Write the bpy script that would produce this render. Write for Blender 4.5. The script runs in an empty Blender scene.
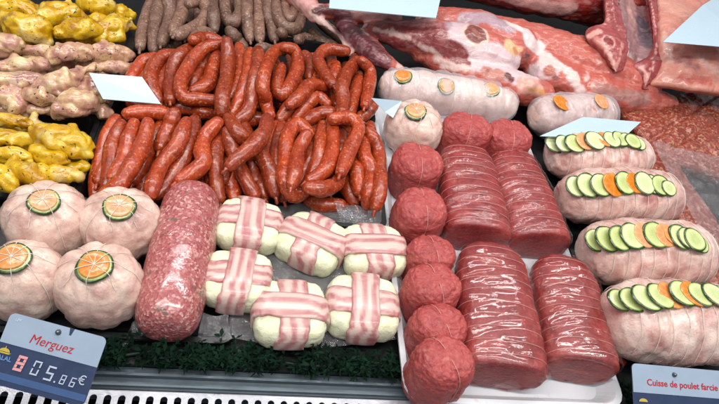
import bpy, bmesh, math, random
import numpy as np
from mathutils import Vector, Matrix, noise
random.seed(4); rng = np.random.default_rng(4)
S = bpy.context.scene
COL = S.collection
W = bpy.data.worlds.new("World"); S.world = W; W.use_nodes = True

# ---------------------------------------------------------------- camera
F, CX, CY, H = 580.0, 359.5, 202.0, 0.55
DY = np.array([-46.5, -634, F]); DY /= np.linalg.norm(DY)
_b = .1015
DX = np.array([1, _b, (46.5 + 634*_b)/F]); DX /= np.linalg.norm(DX)
UP = np.cross(DX, DY)
R = np.array([DX, DY, UP])
cam_d = bpy.data.cameras.new("camera"); cam = bpy.data.objects.new("camera", cam_d); COL.objects.link(cam)
S.camera = cam
m = Matrix.Identity(4)
for i, c in enumerate((R @ [1,0,0], R @ [0,-1,0], R @ [0,0,-1])):
    for j in range(3): m[j][i] = c[j]
m[0][3], m[1][3], m[2][3] = 0, 0, H
cam.matrix_world = m
cam_d.sensor_width = 36; cam_d.lens = F/719*36; cam_d.clip_start = .01; cam_d.clip_end = 50

def P(u, v, z=0.0):
    """ground-plan position of a point seen at photo pixel (u,v) standing z metres above the shelf"""
    r = np.array([(u-CX)/F, (v-CY)/F, 1.0]); t = -(H-z)/r.dot(UP); p = r*t
    return np.array([p.dot(DX), p.dot(DY), z])
def mpp(u, v, z):
    r = np.array([(u-CX)/F, (v-CY)/F, 1.0]); return -(H-z)/r.dot(UP)/F

# ---------------------------------------------------------------- materials
def lin(h):
    if not isinstance(h, str): return tuple(h)
    h = h.lstrip('#'); o = []
    for i in (0, 2, 4):
        c = int(h[i:i+2], 16)/255
        o.append(c/12.92 if c <= .04045 else ((c+.055)/1.055)**2.4)
    return tuple(o)
class NB:
    def __init__(s, name):
        s.m = bpy.data.materials.new(name); s.m.use_nodes = True; s.t = s.m.node_tree; s.n = s.t.nodes; s.l = s.t.links
        s.b = s.n['Principled BSDF']; s.out = s.n['Material Output']
        s.tc = s.n.new('ShaderNodeTexCoord')
    def new(s, t, **k):
        n = s.n.new('ShaderNode'+t)
        for a, v in k.items():
            if a.startswith('i_'): n.inputs[a[2:].replace('_', ' ')].default_value = v
            else: setattr(n, a, v)
        return n
    def noise(s, scale, detail=4, rough=.55, dist=0.0, vec=None):
        n = s.new('TexNoise'); n.inputs['Scale'].default_value = scale; n.inputs['Detail'].default_value = detail
        n.inputs['Roughness'].default_value = rough; n.inputs['Distortion'].default_value = dist
        s.l.new(vec or s.tc.outputs['Object'], n.inputs['Vector']); return n.outputs['Fac']
    def voro(s, scale, feature='F1', out='Distance', vec=None):
        n = s.new('TexVoronoi'); n.feature = feature; n.inputs['Scale'].default_value = scale
        s.l.new(vec or s.tc.outputs['Object'], n.inputs['Vector']); return n.outputs[out]
    def ramp(s, fac, stops, interp='LINEAR'):
        n = s.new('ValToRGB'); n.color_ramp.interpolation = interp; e = n.color_ramp.elements
        while len(e) < len(stops): e.new(.5)
        for q, (p, c) in zip(e, stops):
            q.position = p; c = lin(c) if not isinstance(c, (int, float)) else (c, c, c); q.color = (*c, 1)
        s.l.new(fac, n.inputs['Fac']); return n.outputs['Color']
    def mix(s, fac, a, b, mode='MIX'):
        n = s.new('Mix', data_type='RGBA', blend_type=mode)
        for sock, v in ((n.inputs['Factor'], fac), (n.inputs[6], a), (n.inputs[7], b)):
            if hasattr(v, 'is_output'): s.l.new(v, sock)
            elif isinstance(v, (int, float)): sock.default_value = v if sock.type == 'VALUE' else (v, v, v, 1)
            else: sock.default_value = (*lin(v), 1)
        return n.outputs[2]
    def math(s, op, a, b=None):
        n = s.new('Math', operation=op)
        for i, v in enumerate((a, b)):
            if v is None: continue
            if hasattr(v, 'is_output'): s.l.new(v, n.inputs[i])
            else: n.inputs[i].default_value = v
        return n.outputs[0]
    def bump(s, h, strength, dist=.002, prev=None):
        n = s.new('Bump'); n.inputs['Strength'].default_value = strength; n.inputs['Distance'].default_value = dist
        s.l.new(h, n.inputs['Height'])
        if prev: s.l.new(prev, n.inputs['Normal'])
        return n.outputs['Normal']
    def done(s, color=None, rough=.4, normal=None, sss=0, sssr=(.01,.004,.003), spec=.5, coat=0, coatr=.1, metal=0):
        b = s.b
        if color is not None:
            if hasattr(color, 'is_output'): s.l.new(color, b.inputs['Base Color'])
            else: b.inputs['Base Color'].default_value = (*lin(color), 1)
        if hasattr(rough, 'is_output'): s.l.new(rough, b.inputs['Roughness'])
        else: b.inputs['Roughness'].default_value = rough
        if normal: s.l.new(normal, b.inputs['Normal'])
        b.inputs['Subsurface Weight'].default_value = sss; b.inputs['Subsurface Radius'].default_value = sssr
        b.inputs['Subsurface Scale'].default_value = 1.0
        b.inputs['Specular IOR Level'].default_value = spec; b.inputs['Coat Weight'].default_value = coat
        b.inputs['Coat Roughness'].default_value = coatr; b.inputs['Metallic'].default_value = metal
        return s.m

def sausage_mat(name, lo, mid, hi, fleck, dark, rough=.3, coat=.25):
    k = NB(name)
    oi = k.new('ObjectInfo')
    off = k.new('VectorMath', operation='MULTIPLY_ADD')
    k.l.new(oi.outputs['Random'], off.inputs[0]); off.inputs[1].default_value = (3.1, 1.7, 2.3); k.l.new(k.tc.outputs['Object'], off.inputs[2])
    v = off.outputs[0]
    big = k.noise(60, 4, .6, .4, v); fine = k.noise(330, 3, .6, .2, v)
    c = k.ramp(big, [(.25, lo), (.5, mid), (.75, hi)])
    fl = k.ramp(fine, [(.57, 0.0), (.68, 1.0)])
    c = k.mix(k.math('MULTIPLY', fl, .7), c, fleck)
    dk = k.ramp(k.noise(210, 3, .55, 0, v), [(.33, 1.0), (.43, 0.0)])
    c = k.mix(k.math('MULTIPLY', dk, .55), c, dark)
    hv = k.new('HueSaturation'); k.l.new(c, hv.inputs['Color'])
    mr = k.new('MapRange'); k.l.new(oi.outputs['Random'], mr.inputs['Value']); mr.inputs['To Min'].default_value = .72; mr.inputs['To Max'].default_value = 1.18
    k.l.new(mr.outputs[0], hv.inputs['Value'])
    n = k.bump(k.noise(140, 4, .6, 0, v), .5, .0025); n = k.bump(fine, .25, .001, n)
    rr = k.ramp(k.noise(90, 3, .5, 0, v), [(.3, rough-.08), (.7, rough+.16)])
    return k.done(hv.outputs['Color'], rr, n, sss=.03, sssr=(.004, .002, .001), coat=coat, coatr=.18)
M = {}
M['merguez'] = sausage_mat('merguez_casing', '#7a210e', '#9b3413', '#b0481c', '#cf935f', '#52130a', .25, .4)
M['chipolata'] = sausage_mat('chipolata_casing', '#5e4034', '#7a5a4c', '#90705f', '#c2a591', '#3a261f', .42, .15)

def chicken_skin(name, cols, bumpk=.5, herbs=False, sss=.25, rough=.36, coat=.15, csc=32):
    k = NB(name)
    oi = k.new('ObjectInfo')
    off = k.new('VectorMath', operation='MULTIPLY_ADD')
    k.l.new(oi.outputs['Random'], off.inputs[0]); off.inputs[1].default_value = (3.1, 1.7, 2.3); k.l.new(k.tc.outputs['Object'], off.inputs[2])
    v = off.outputs[0]
    c = k.ramp(k.noise(csc, 5, .6, .8, v), [(.30, cols[0]), (.45, cols[1]), (.58, cols[2]), (.74, cols[3])])
    vein = k.ramp(k.noise(70, 2, .5, 2.2, v), [(.47, 0.0), (.5, 1.0), (.53, 0.0)])
    c = k.mix(k.math('MULTIPLY', vein, .28), c, cols[4])
    if herbs:
        hb = k.ramp(k.noise(260, 2, .5, .6, v), [(.63, 0.0), (.66, 1.0)])
        gate = k.ramp(k.noise(38, 2, .5, 0, v), [(.46, 0.0), (.54, 1.0)])
        hm = k.math('MULTIPLY', hb, gate)
        wh = k.ramp(k.noise(26, 3, .6, .8, v), [(.56, 0.0), (.68, 1.0)])
        c = k.mix(k.math('MULTIPLY', wh, .5), c, '#e2d8a8')
        c = k.mix(hm, c, '#26331a')
    pim = k.voro(420, vec=v)
    n = k.bump(k.noise(75, 5, .6, .6, v), bumpk, .004); n = k.bump(pim, .16, .001, n)
    rr = k.ramp(k.noise(50, 3, .5, 0, v), [(.3, rough-.1), (.7, rough+.16)])
    return k.done(c, rr, n, sss=sss, sssr=(.01, .005, .0035), coat=coat, coatr=.15)
M['chicken'] = chicken_skin('raw_chicken_skin', ['#b08a82', '#cfaea2', '#dfc6b8', '#e8d9cb', '#b67e78'], .32, coat=.4, rough=.3)
M['chicken_roll'] = chicken_skin('pale_chicken_skin', ['#c09a90', '#d8baae', '#e2cbbf', '#ebdbce', '#b8847f'], .4, coat=.4, rough=.3)
M['leg_roast'] = chicken_skin('stuffed_leg_skin', ['#b07a74', '#cba59c', '#d9beb4', '#e3d1c7', '#9f5d58'], .45, rough=.28, coat=.45)
M['yellow'] = chicken_skin('yellow_marinade', ['#9c6a08', '#c29408', '#d2ac14', '#dcc868', '#925a08'], .42, True, .12, .2, .55)
M['herb'] = chicken_skin('herb_marinade', ['#95645f', '#b98876', '#c9a67c', '#ddd0aa', '#97605a'], .38, True, .15, .2, .6, 48)

def meat(name, cols, rough=.45, fibre=True, bumpk=.5, net=0.0):
    k = NB(name)
    mp = k.new('Mapping'); mp.inputs['Scale'].default_value = (1, 1, 1.6); k.l.new(k.tc.outputs['Object'], mp.inputs['Vector'])
    v = mp.outputs[0]
    c = k.ramp(k.noise(28, 6, .62, .9, v), [(.25, cols[0]), (.48, cols[1]), (.72, cols[2])])
    fat = k.ramp(k.noise(55, 4, .6, 1.6, v), [(.60, 0.0), (.72, 1.0)])
    c = k.mix(k.math('MULTIPLY', fat, .5), c, cols[3])
    fi = k.noise(300, 4, .65, .3, v)
    c = k.mix(k.math('MULTIPLY', k.ramp(fi, [(.5, 0.0), (.7, 1.0)]), .3), c, cols[3])
    n = k.bump(k.noise(120, 5, .65, .3, v), bumpk, .003); n = k.bump(fi, .3, .0012, n)
    return k.done(c, rough, n, sss=.08, sssr=(.008, .002, .0015), coat=.08, coatr=.25)
M['beef_rough'] = meat('rough_beef', ['#7e2b2c', '#a33f3f', '#b95a53', '#cb8276'], .42, True, 1.0)
M['beef'] = meat('lean_beef', ['#621519', '#872a2c', '#a5433e', '#c37a6c'], .34)

def mince(name, c0, c1, c2, fat, herb=None, scale=170):
    k = NB(name)
    d = k.noise(60, 3, .5, 0)
    vd = k.new('TexVoronoi'); vd.inputs['Scale'].default_value = scale; k.l.new(k.tc.outputs['Object'], vd.inputs['Vector'])
    sep = k.new('SeparateColor'); k.l.new(vd.outputs['Color'], sep.inputs[0])
    c = k.ramp(sep.outputs[0], [(.0, c0), (.4, c1), (.75, c2), (.9, fat)])
    c = k.mix(k.math('MULTIPLY', k.ramp(d, [(.35, 0.0), (.7, 1.0)]), .5), c, c1)
    if herb:
        g = k.ramp(k.noise(75, 3, .6, .5), [(.60, 0.0), (.69, 1.0)])
        c = k.mix(k.math('MULTIPLY', g, .75), c, herb)
    n = k.bump(vd.outputs['Distance'], .4, .002); n = k.bump(k.noise(260, 3, .6), .25, .0012, n)
    return k.done(c, .36, n, sss=.05, coat=.2, coatr=.15)
M['mince_roll'] = mince('herbed_mince', '#8c3c40', '#a85556', '#b96f6c', '#cfa39b', '#5d5a4c', 420)
M['mince_heap'] = mince('brown_mince', '#6e2a22', '#87382c', '#9a4d3c', '#b08062', '#6b4c34', 300)

def painted(name, rough=.35, bumpk=.5, sss=.08, fib=0.35):
    k = NB(name)
    a = k.new('VertexColor', layer_name='Col')
    mp = k.new('Mapping'); mp.inputs['Scale'].default_value = (.45, 1.7, 1.7); mp.inputs['Rotation'].default_value = (0, 0, .35); k.l.new(k.tc.outputs['Object'], mp.inputs['Vector'])
    s1 = k.noise(75, 6, .65, 1.0, mp.outputs[0])
    c = k.mix(k.math('MULTIPLY', k.ramp(s1, [(.48, 0.0), (.75, 1.0)]), fib), a.outputs['Color'], '#e3c3bb')
    s2 = k.noise(60, 5, .6, 1.0, mp.outputs[0])
    c = k.mix(k.math('MULTIPLY', k.ramp(s2, [(.25, 1.0), (.45, 0.0)]), .22), c, '#5a1618')
    n = k.bump(k.noise(80, 6, .65, .8), bumpk, .005); n = k.bump(k.noise(350, 3, .6), .2, .001, n)
    return k.done(c, rough, n, sss=sss, coat=.35, coatr=.15)
M['lamb'] = painted('raw_lamb')
M['bacon'] = painted('bacon_rasher', .38, .25, .1, .12)
def plain(name, col, rough=.5, metal=0, spec=.5, nz=0.0, nscale=40, coat=0):
    k = NB(name)
    nn = k.noise(nscale, 4, .6)
    c = k.mix(k.ramp(nn, [(.3, 0.0), (.7, 1.0)]), tuple(x*(1-nz) for x in lin(col)), tuple(min(1, x*(1+nz)) for x in lin(col)))
    rr = k.ramp(k.noise(nscale*1.7, 3), [(.3, max(.03, rough-.06)), (.7, rough+.08)])
    return k.done(c, rr, k.bump(k.noise(nscale*4, 3), .08, .001), metal=metal, spec=spec, coat=coat)
def stained(name, base, blot, s_sc, lo, hi, k_, rough, metal=0, bump=.2, sss=0.0):
    k = NB(name)
    c = k.mix(k.math('MULTIPLY', k.ramp(k.noise(s_sc, 5, .62, .8), [(lo, 0.0), (hi, 1.0)]), k_), base, blot)
    n = k.bump(k.noise(s_sc*3, 5, .6, .5), bump, .003)
    rr = k.ramp(k.noise(s_sc*1.4, 4), [(.3, max(.05, rough-.12)), (.7, rough+.12)])
    return k.done(c, rr, n, metal=metal, sss=sss, sssr=(.006, .005, .003))
M['cheese'] = stained('pale_filling', '#e0e2c6', '#d0cfa0', 70, .42, .7, .6, .4, 0, .5, .15)
M['string'] = plain('butcher_twine', '#dccfc4', .8, nz=.1, nscale=600)
M['pink_string'] = plain('meat_stained_twine', '#c58f88', .7, nz=.2, nscale=300)
M['black'] = plain('black_plastic', '#0b0d10', .35, nz=.3)
M['white_tray'] = stained('white_foam', '#d5dae0', '#c48f8c', 22, .56, .72, .55, .4)
M['steel'] = stained('brushed_steel', '#b4b6bd', '#7d7f86', 30, .45, .75, .5, .36, .6)
M['ledge'] = plain('grey_ledge', '#55626a', .4, metal=.3, nz=.15)
M['pit'] = plain('drain_shade_black', '#020202', .9, spec=0)  # near-black: the shade below the grille slots is put into this colour
M['dark'] = plain('dark_shelf', '#07090b', .4, nz=.3)
M['leaf'] = plain('plastic_leaf', '#052013', .75, nz=.5, nscale=45, spec=.15)
M['twig'] = plain('plastic_stem', '#0a2417', .5, nz=.3)
M['card_white'] = plain('white_card', '#aec4d2', .25, nz=.03, nscale=15)
M['card_grey'] = plain('label_pale', '#8fa0b4', .22, nz=.06, nscale=30)
M['card_dark'] = plain('label_dark', '#2c3a57', .22, nz=.10, nscale=40)
M['card_blue'] = plain('label_blue', '#3b5680', .25, nz=.08)
M['ink_red'] = plain('red_ink', '#a3121c', .4, nz=.05)
M['ink_white'] = plain('white_ink', '#a9b7cb', .4, nz=.05)
M['ink_gold'] = plain('gold_ink', '#b3a03c', .4, nz=.05)
M['ink_blue'] = plain('blue_ink', '#5f82b8', .4)
M['ink_pink'] = plain('pink_ink', '#cf8f92', .4)
M['screw'] = plain('steel_screw', '#6d7276', .3, metal=.9)
M['orange_plastic'] = plain('orange_plastic', '#c2330c', .35)

def slice_mat(name, kind):
    k = NB(name)
    sp = k.new('SeparateXYZ'); k.l.new(k.tc.outputs['Generated'], sp.inputs[0])
    dx = k.math('SUBTRACT', sp.outputs[0], .5); dy = k.math('SUBTRACT', sp.outputs[1], .5)
    r = k.math('MULTIPLY', k.math('SQRT', k.math('ADD', k.math('MULTIPLY', dx, dx), k.math('MULTIPLY', dy, dy))), 2.0)
    r = k.math('ADD', r, k.math('MULTIPLY', k.math('SUBTRACT', k.noise(90, 3), .5), .08))
    ang = k.math('ARCTAN2', dy, dx)
    if kind == 'cuc':
        c = k.ramp(r, [(0, '#c2cf8c'), (.35, '#b4c67c'), (.55, '#c8d495'), (.78, '#d6dfa4'), (.86, '#9fbb58'), (.9, '#23481a'), (1, '#173412')])
        sd = k.ramp(k.math('SINE', k.math('MULTIPLY', ang, 14.0)), [(.55, 0.0), (.95, 1.0)])
        ring = k.ramp(r, [(.2, 0.0), (.33, 1.0), (.45, 1.0), (.55, 0.0)])
        c = k.mix(k.math('MULTIPLY', k.math('MULTIPLY', sd, ring), .45), c, '#e4e6bd')
    else:
        c = k.ramp(r, [(0, '#dc9445'), (.3, '#d98232'), (.62, '#d27422'), (.8, '#d58432'), (1, '#cf8a3c')])
        sd = k.ramp(k.math('SINE', k.math('MULTIPLY', ang, 9.0)), [(.5, 0.0), (.95, 1.0)])
        c = k.mix(k.math('MULTIPLY', sd, .4), c, '#eea65a')
    oi = k.new('ObjectInfo'); hv = k.new('HueSaturation'); k.l.new(c, hv.inputs['Color'])
    mr = k.new('MapRange'); k.l.new(oi.outputs['Random'], mr.inputs['Value']); mr.inputs['To Min'].default_value = .82; mr.inputs['To Max'].default_value = 1.08; k.l.new(mr.outputs[0], hv.inputs['Value'])
    m2 = k.new('MapRange'); k.l.new(oi.outputs['Random'], m2.inputs['Value']); m2.inputs['To Min'].default_value = 1.1; m2.inputs['To Max'].default_value = .8; k.l.new(m2.outputs[0], hv.inputs['Saturation'])
    c = k.mix(k.math('MULTIPLY', k.ramp(k.noise(110, 4, .6, .5), [(.45, 0.0), (.7, 1.0)]), .15), hv.outputs['Color'], '#dfe0bc' if kind == 'cuc' else '#eab070')
    n = k.bump(k.noise(220, 3), .35, .0015)
    return k.done(c, .22, n, sss=.1, sssr=(.004, .003, .001), coat=.3, coatr=.1)
M['cuc'] = slice_mat('cucumber_flesh', 'cuc'); M['carrot'] = slice_mat('carrot_flesh', 'car')

def film_mat(name, base=.06, edge=.55, tint=(1, 1, 1), rough=.09, bscale=90, bstr=.9, milky=0.0):
    k = NB(name)
    k.n.remove(k.b)
    lw = k.new('LayerWeight'); lw.inputs['Blend'].default_value = .35
    fac = k.ramp(lw.outputs['Facing'], [(0, base), (.55, base*1.7), (1, edge)])
    gl = k.new('BsdfGlossy'); gl.inputs['Roughness'].default_value = rough; gl.inputs['Color'].default_value = (1, 1, 1, 1)
    tr = k.new('BsdfTransparent'); tr.inputs['Color'].default_value = (*tint, 1)
    mp = k.new('Mapping'); mp.inputs['Scale'].default_value = (1, 1, 1); k.l.new(k.tc.outputs['Object'], mp.inputs['Vector'])
    w = k.noise(bscale, 4, .55, 2.5, mp.outputs[0])
    rid = k.math('ABSOLUTE', k.math('SUBTRACT', w, .5))
    n = k.bump(rid, bstr, .006)
    k.l.new(n, gl.inputs['Normal']); 
    mx = k.new('MixShader'); k.l.new(fac, mx.inputs[0]); k.l.new(tr.outputs[0], mx.inputs[1]); k.l.new(gl.outputs[0], mx.inputs[2])
    o = mx.outputs[0]
    if milky:
        df = k.new('BsdfDiffuse'); df.inputs['Color'].default_value = (.75, .75, .8, 1)
        m2 = k.new('MixShader'); m2.inputs[0].default_value = milky
        k.l.new(o, m2.inputs[1]); k.l.new(df.outputs[0], m2.inputs[2]); o = m2.outputs[0]
    k.l.new(o, k.out.inputs['Surface'])
    return k.m
M['film'] = film_mat('cling_film', .060, .34, rough=.11, bscale=50, bstr=.10)
M['film_dull'] = film_mat('matt_cling_film', .045, .35, rough=.16, bscale=60, bstr=.2)
M['frost'] = film_mat('frosted_film', .07, .4, (.97, .95, .95), .12, 60, .5, .24)
M['bag'] = film_mat('clear_bag', .10, .5, (.86, .88, .9), .1, 60, 1.0, .10)
M['milky'] = film_mat('milky_film', .08, .5, (.90, .86, .86), .16, 60, 1.0, .06)

# ---------------------------------------------------------------- mesh helpers
def tag(o, label=None, cat=None, group=None, kind=None):
    if label: o['label'] = label
    if cat: o['category'] = cat
    if group: o['group'] = group
    if kind: o['kind'] = kind
    return o
def thing(name, loc, label, cat, group=None):
    o = bpy.data.objects.new(name, None); COL.objects.link(o); o.location = loc; o.empty_display_size = .01
    return tag(o, label, cat, group)
def mk(name, V, Fc, mat, parent=None, origin=None, smooth=True, colors=None, midx=None):
    V = np.asarray(V, float)
    if origin is None:
        origin = np.array(parent.location) if parent and parent.parent is None else np.array([V[:,0].mean(), V[:,1].mean(), V[:,2].min()])
    me = bpy.data.meshes.new(name); me.from_pydata((V-origin).tolist(), [], [tuple(int(i) for i in f) for f in Fc]); me.update()
    for mm in (mat if isinstance(mat, list) else [mat]): me.materials.append(mm)
    if midx is not None: me.polygons.foreach_set('material_index', midx)
    if smooth: me.polygons.foreach_set('use_smooth', [True]*len(me.polygons))
    if colors is not None:
        ca = me.color_attributes.new('Col', 'FLOAT_COLOR', 'POINT')
        ca.data.foreach_set('color', np.c_[colors, np.ones(len(V))].astype(np.float32).ravel())
    o = bpy.data.objects.new(name, me); COL.objects.link(o)
    if parent:
        o.parent = parent
        o.location = origin - wloc(parent)
    else: o.location = origin
    return o
def wloc(o):
    l = np.array(o.location)
    while o.parent: o = o.parent; l = l + np.array(o.location)
    return l
def crom(pts, n):
    p = np.asarray(pts, float)
    if len(p) == 2: p = np.array([p[0], p.mean(0), p[1]])
    q = np.vstack([2*p[0]-p[1], p, 2*p[-1]-p[-2]])
    seg = np.r_[0, np.cumsum(np.linalg.norm(np.diff(p[:, :3], axis=0), axis=1))]
    out = []
    for s in np.linspace(0, seg[-1], n):
        i = min(np.searchsorted(seg, s, 'right')-1, len(p)-2); t = (s-seg[i])/max(1e-9, seg[i+1]-seg[i])
        a, b, c, d = q[i:i+4]
        out.append(.5*((2*b)+(c-a)*t+(2*a-5*b+4*c-d)*t*t+(3*b-a-3*c+d)*t**3))
    return np.array(out)
def nz(p, sc, seed=0.0): return noise.noise(Vector((p[0]*sc+seed, p[1]*sc+seed*1.7, p[2]*sc-seed)))
def vnormals(V, Fc):
    N = np.zeros_like(V)
    for f in Fc:
        a, b, c = V[f[0]], V[f[1]], V[f[2]]; n = np.cross(b-a, c-a)
        for i in f: N[i] += n
    return N/np.maximum(1e-12, np.linalg.norm(N, axis=1))[:, None]
def sweep(pts, rad, seg=16, flat=1.0, caps=5):
    """closed round-ended tube; rad: radius per point"""
    pts = np.asarray(pts, float); n = len(pts); rad = np.broadcast_to(np.asarray(rad, float), (n,)).copy()
    T = np.gradient(pts, axis=0); T /= np.linalg.norm(T, axis=1)[:, None]
    rings = []
    def frame(t):
        s = np.cross(t, [0, 0, 1.0]); L = np.linalg.norm(s)
        s = s/L if L > 1e-3 else np.array([1.0, 0, 0]); return s, np.cross(s, t)
    for k in range(caps, 0, -1):
        a = k/caps*math.pi/2*.94; rings.append((pts[0]-T[0]*rad[0]*math.sin(a), rad[0]*math.cos(a), T[0]))
    for i in range(n): rings.append((pts[i], rad[i], T[i]))
    for k in range(1, caps+1):
        a = k/caps*math.pi/2*.94; rings.append((pts[-1]+T[-1]*rad[-1]*math.sin(a), rad[-1]*math.cos(a), T[-1]))
    V = []; Fc = []
    for c, r, t in rings:
        s, u = frame(t)
        for j in range(seg):
            a = 2*math.pi*j/seg; V.append(c+s*r*math.cos(a)+u*r*flat*math.sin(a))
    for i in range(len(rings)-1):
        for j in range(seg):
            a, b = i*seg+j, i*seg+(j+1) % seg; Fc.append((a, b, b+seg, a+seg))
    V.append(rings[0][0]-rings[0][2]*rings[0][1]*.2); V.append(rings[-1][0]+rings[-1][2]*rings[-1][1]*.2)
    L = len(V)-1
    for j in range(seg):
        Fc.append((L-1, (j+1) % seg, j)); o = (len(rings)-1)*seg; Fc.append((L, o+j, o+(j+1) % seg))
    return np.array(V), Fc
def rough(V, Fc, amp, sc, seed=0., oct=1):
    N = vnormals(V, Fc)
    d = np.array([sum(nz(p, sc*2**k, seed+k*3.3)/2**k for k in range(oct)) for p in V])
    return V + N*(d*amp)[:, None]
def crease(V, Fc, amp, sc, seed):
    N = vnormals(V, Fc); d = np.array([min(.22, abs(nz(p+.012*np.array([nz(p, 60, 3), nz(p, 60, 5), nz(p, 60, 8)]), sc, seed)))-.22 for p in V])
    return V+N*(d*amp/.22)[:, None]
def join(parts):
    V = []; Fc = []; o = 0
    for v, f in parts:
        V.append(np.asarray(v)); Fc += [tuple(i+o for i in q) for q in f]; o += len(v)
    return np.vstack(V), Fc
def remesh(parts, voxel, it=6, fac=.5):
    V, Fc = join(parts)
    me = bpy.data.meshes.new('t'); me.from_pydata(V.tolist(), [], Fc); me.update()
    o = bpy.data.objects.new('t', me); COL.objects.link(o)
    r = o.modifiers.new('r', 'REMESH'); r.mode = 'VOXEL'; r.voxel_size = voxel
    s = o.modifiers.new('s', 'SMOOTH'); s.factor = fac; s.iterations = it
    dg = bpy.context.evaluated_depsgraph_get(); ev = o.evaluated_get(dg); m2 = bpy.data.meshes.new_from_object(ev)
    V = np.array([v.co[:] for v in m2.vertices]); Fc = [tuple(p.vertices) for p in m2.polygons]
    bpy.data.objects.remove(o); bpy.data.meshes.remove(me); bpy.data.meshes.remove(m2)
    return V, Fc
def ppath(pp, n=20):
    """[(u,v,z cm), ...] -> world points"""
    return crom([P(u, v, z/100) for u, v, z in pp], n)
def box(x0, x1, y0, y1, z0, z1):
    V = [(x, y, z) for z in (z0, z1) for y in (y0, y1) for x in (x0, x1)]
    return np.array(V, float), [(0, 2, 3, 1), (4, 5, 7, 6), (0, 1, 5, 4), (2, 6, 7, 3), (0, 4, 6, 2), (1, 3, 7, 5)]
def rrect(x0, x1, y0, y1, r, n=5):
    o = []
    for cx, cy, a0 in ((x1-r, y1-r, 0), (x0+r, y1-r, 90), (x0+r, y0+r, 180), (x1-r, y0+r, 270)):
        for k in range(n+1):
            a = math.radians(a0+90*k/n); o.append((cx+r*math.cos(a), cy+r*math.sin(a)))
    return o
def tray(name, x0, x1, y0, y1, h, mat, label, z0=.001, wall=.003, slope=.008, rim=.006, r=.012, cat='tray', group=None):
    """shallow moulded tray: floor, sloping walls and a flat rim"""
    prof = [(slope, z0+.002), (0, z0+h), (-rim, z0+h), (-rim, z0+h-.003), (-.0005-wall*.6, z0+h-.003), (slope-wall, z0)]
    rings = []
    for ins, z in prof: rings.append([(x, y, z) for x, y in rrect(x0+ins, x1-ins, y0+ins, y1-ins, max(.003, r-ins*.6))])
    n = len(rings[0]); V = [p for rg in rings for p in rg]; Fc = []
    for i in range(len(rings)-1):
        for j in range(n): a, b = i*n+j, i*n+(j+1) % n; Fc.append((a, b, b+n, a+n))
    Fc.append(tuple(range(n))); o = (len(rings)-1)*n; Fc.append(tuple(reversed(range(o, o+n))))
    ob = mk(name, V, Fc, mat, smooth=False); return tag(ob, label, cat, group)

# ---------------------------------------------------------------- the setting
V, Fc = box(-1.0, 1.9, .274, 2.2, -.03, 0)
tag(mk('shelf', V, Fc, M['dark'], smooth=False), kind='structure')
V, Fc = box(-1.0, 1.9, 2.2, 2.23, -.03, .5)
tag(mk('back_wall', V, Fc, M['dark'], smooth=False), kind='structure')
V, Fc = join([box(-1.0, 1.9, .2510, .2735, -.03, -.005), box(-1.0, 1.9, .2530, .2550, -.0045, -.001), box(-1.0, 1.9, .2625, .2650, -.0045, .001)])
tag(mk('shelf_ledge', V, Fc, M['ledge'], smooth=False), kind='structure')
V, Fc = box(-1.0, 1.9, .0, .60, -.09, -.08)
tag(mk('drain_floor', V, Fc, M['pit'], smooth=False), kind='structure')
# ventilation grille: plate cells with rounded slot ends
pitch, sw = .0126, .0033
parts = []; y1 = .2505; ys = .2455; yb = .170; x = -.40
while x < .50:
    poly = [(x, y1), (x, ys)]
    arc = [(x+sw*math.sin(a), ys-sw+sw*math.cos(a)) for a in np.linspace(.15, math.pi/2, 5)]
    poly += arc + [(x+sw, yb), (x+pitch-sw, yb)] + [(x+pitch-(px_-x), py_) for px_, py_ in reversed(arc)] + [(x+pitch, ys), (x+pitch, y1)]
    n = len(poly)
    Vv = [(a, b, -.006) for a, b in poly] + [(a, b, -.0075) for a, b in poly]
    Ff = [tuple(reversed(range(n))), tuple(range(n, 2*n))] + [(i, (i+1) % n, n+(i+1) % n, n+i) for i in range(n) if i != n-2]
    parts.append((np.array(Vv), Ff)); x += pitch
parts.append(box(-.40, .50, .135, yb, -.0075, -.006))
V, Fc = join(parts)
tag(mk('ventilation_grille', V, Fc, M['steel'], smooth=False), 'slotted bright steel air grille along the front of the counter', 'grille')

# ---------------------------------------------------------------- trays
tray('black_tray', -.186, .163, .455, .640, .028, M['black'], 'black tray under the front heap of red merguez sausages')
tray('black_tray', -.186, .163, .648, .835, .030, M['black'], 'black tray under the rear heap of red merguez sausages')
tray('black_tray', -.190, .150, .843, 1.20, .025, M['black'], 'black tray under the grey brown chipolata sausages')
tray('black_tray', -.520, -.198, .597, 1.02, .030, M['black'], 'black tray holding yellow and herb marinated chicken behind, left corner')
tray('black_tray', -.520, -.198, .450, .588, .030, M['black'], 'black tray holding only yellow marinated chicken behind the round chickens')
tray('black_tray', -.420, -.006, .300, .442, .012, M['black'], 'low black tray under the round trussed chickens and mince roll')
tray('white_tray', .176, .410, .243, .705, .020, M['white_tray'], 'long white foam tray carrying the tied beef roasts', r=.02, slope=.012)
tray('black_tray', .425, .80, .24, .78, .010, M['black'], 'low black tray under the courgette topped chicken leg roasts')

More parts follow.
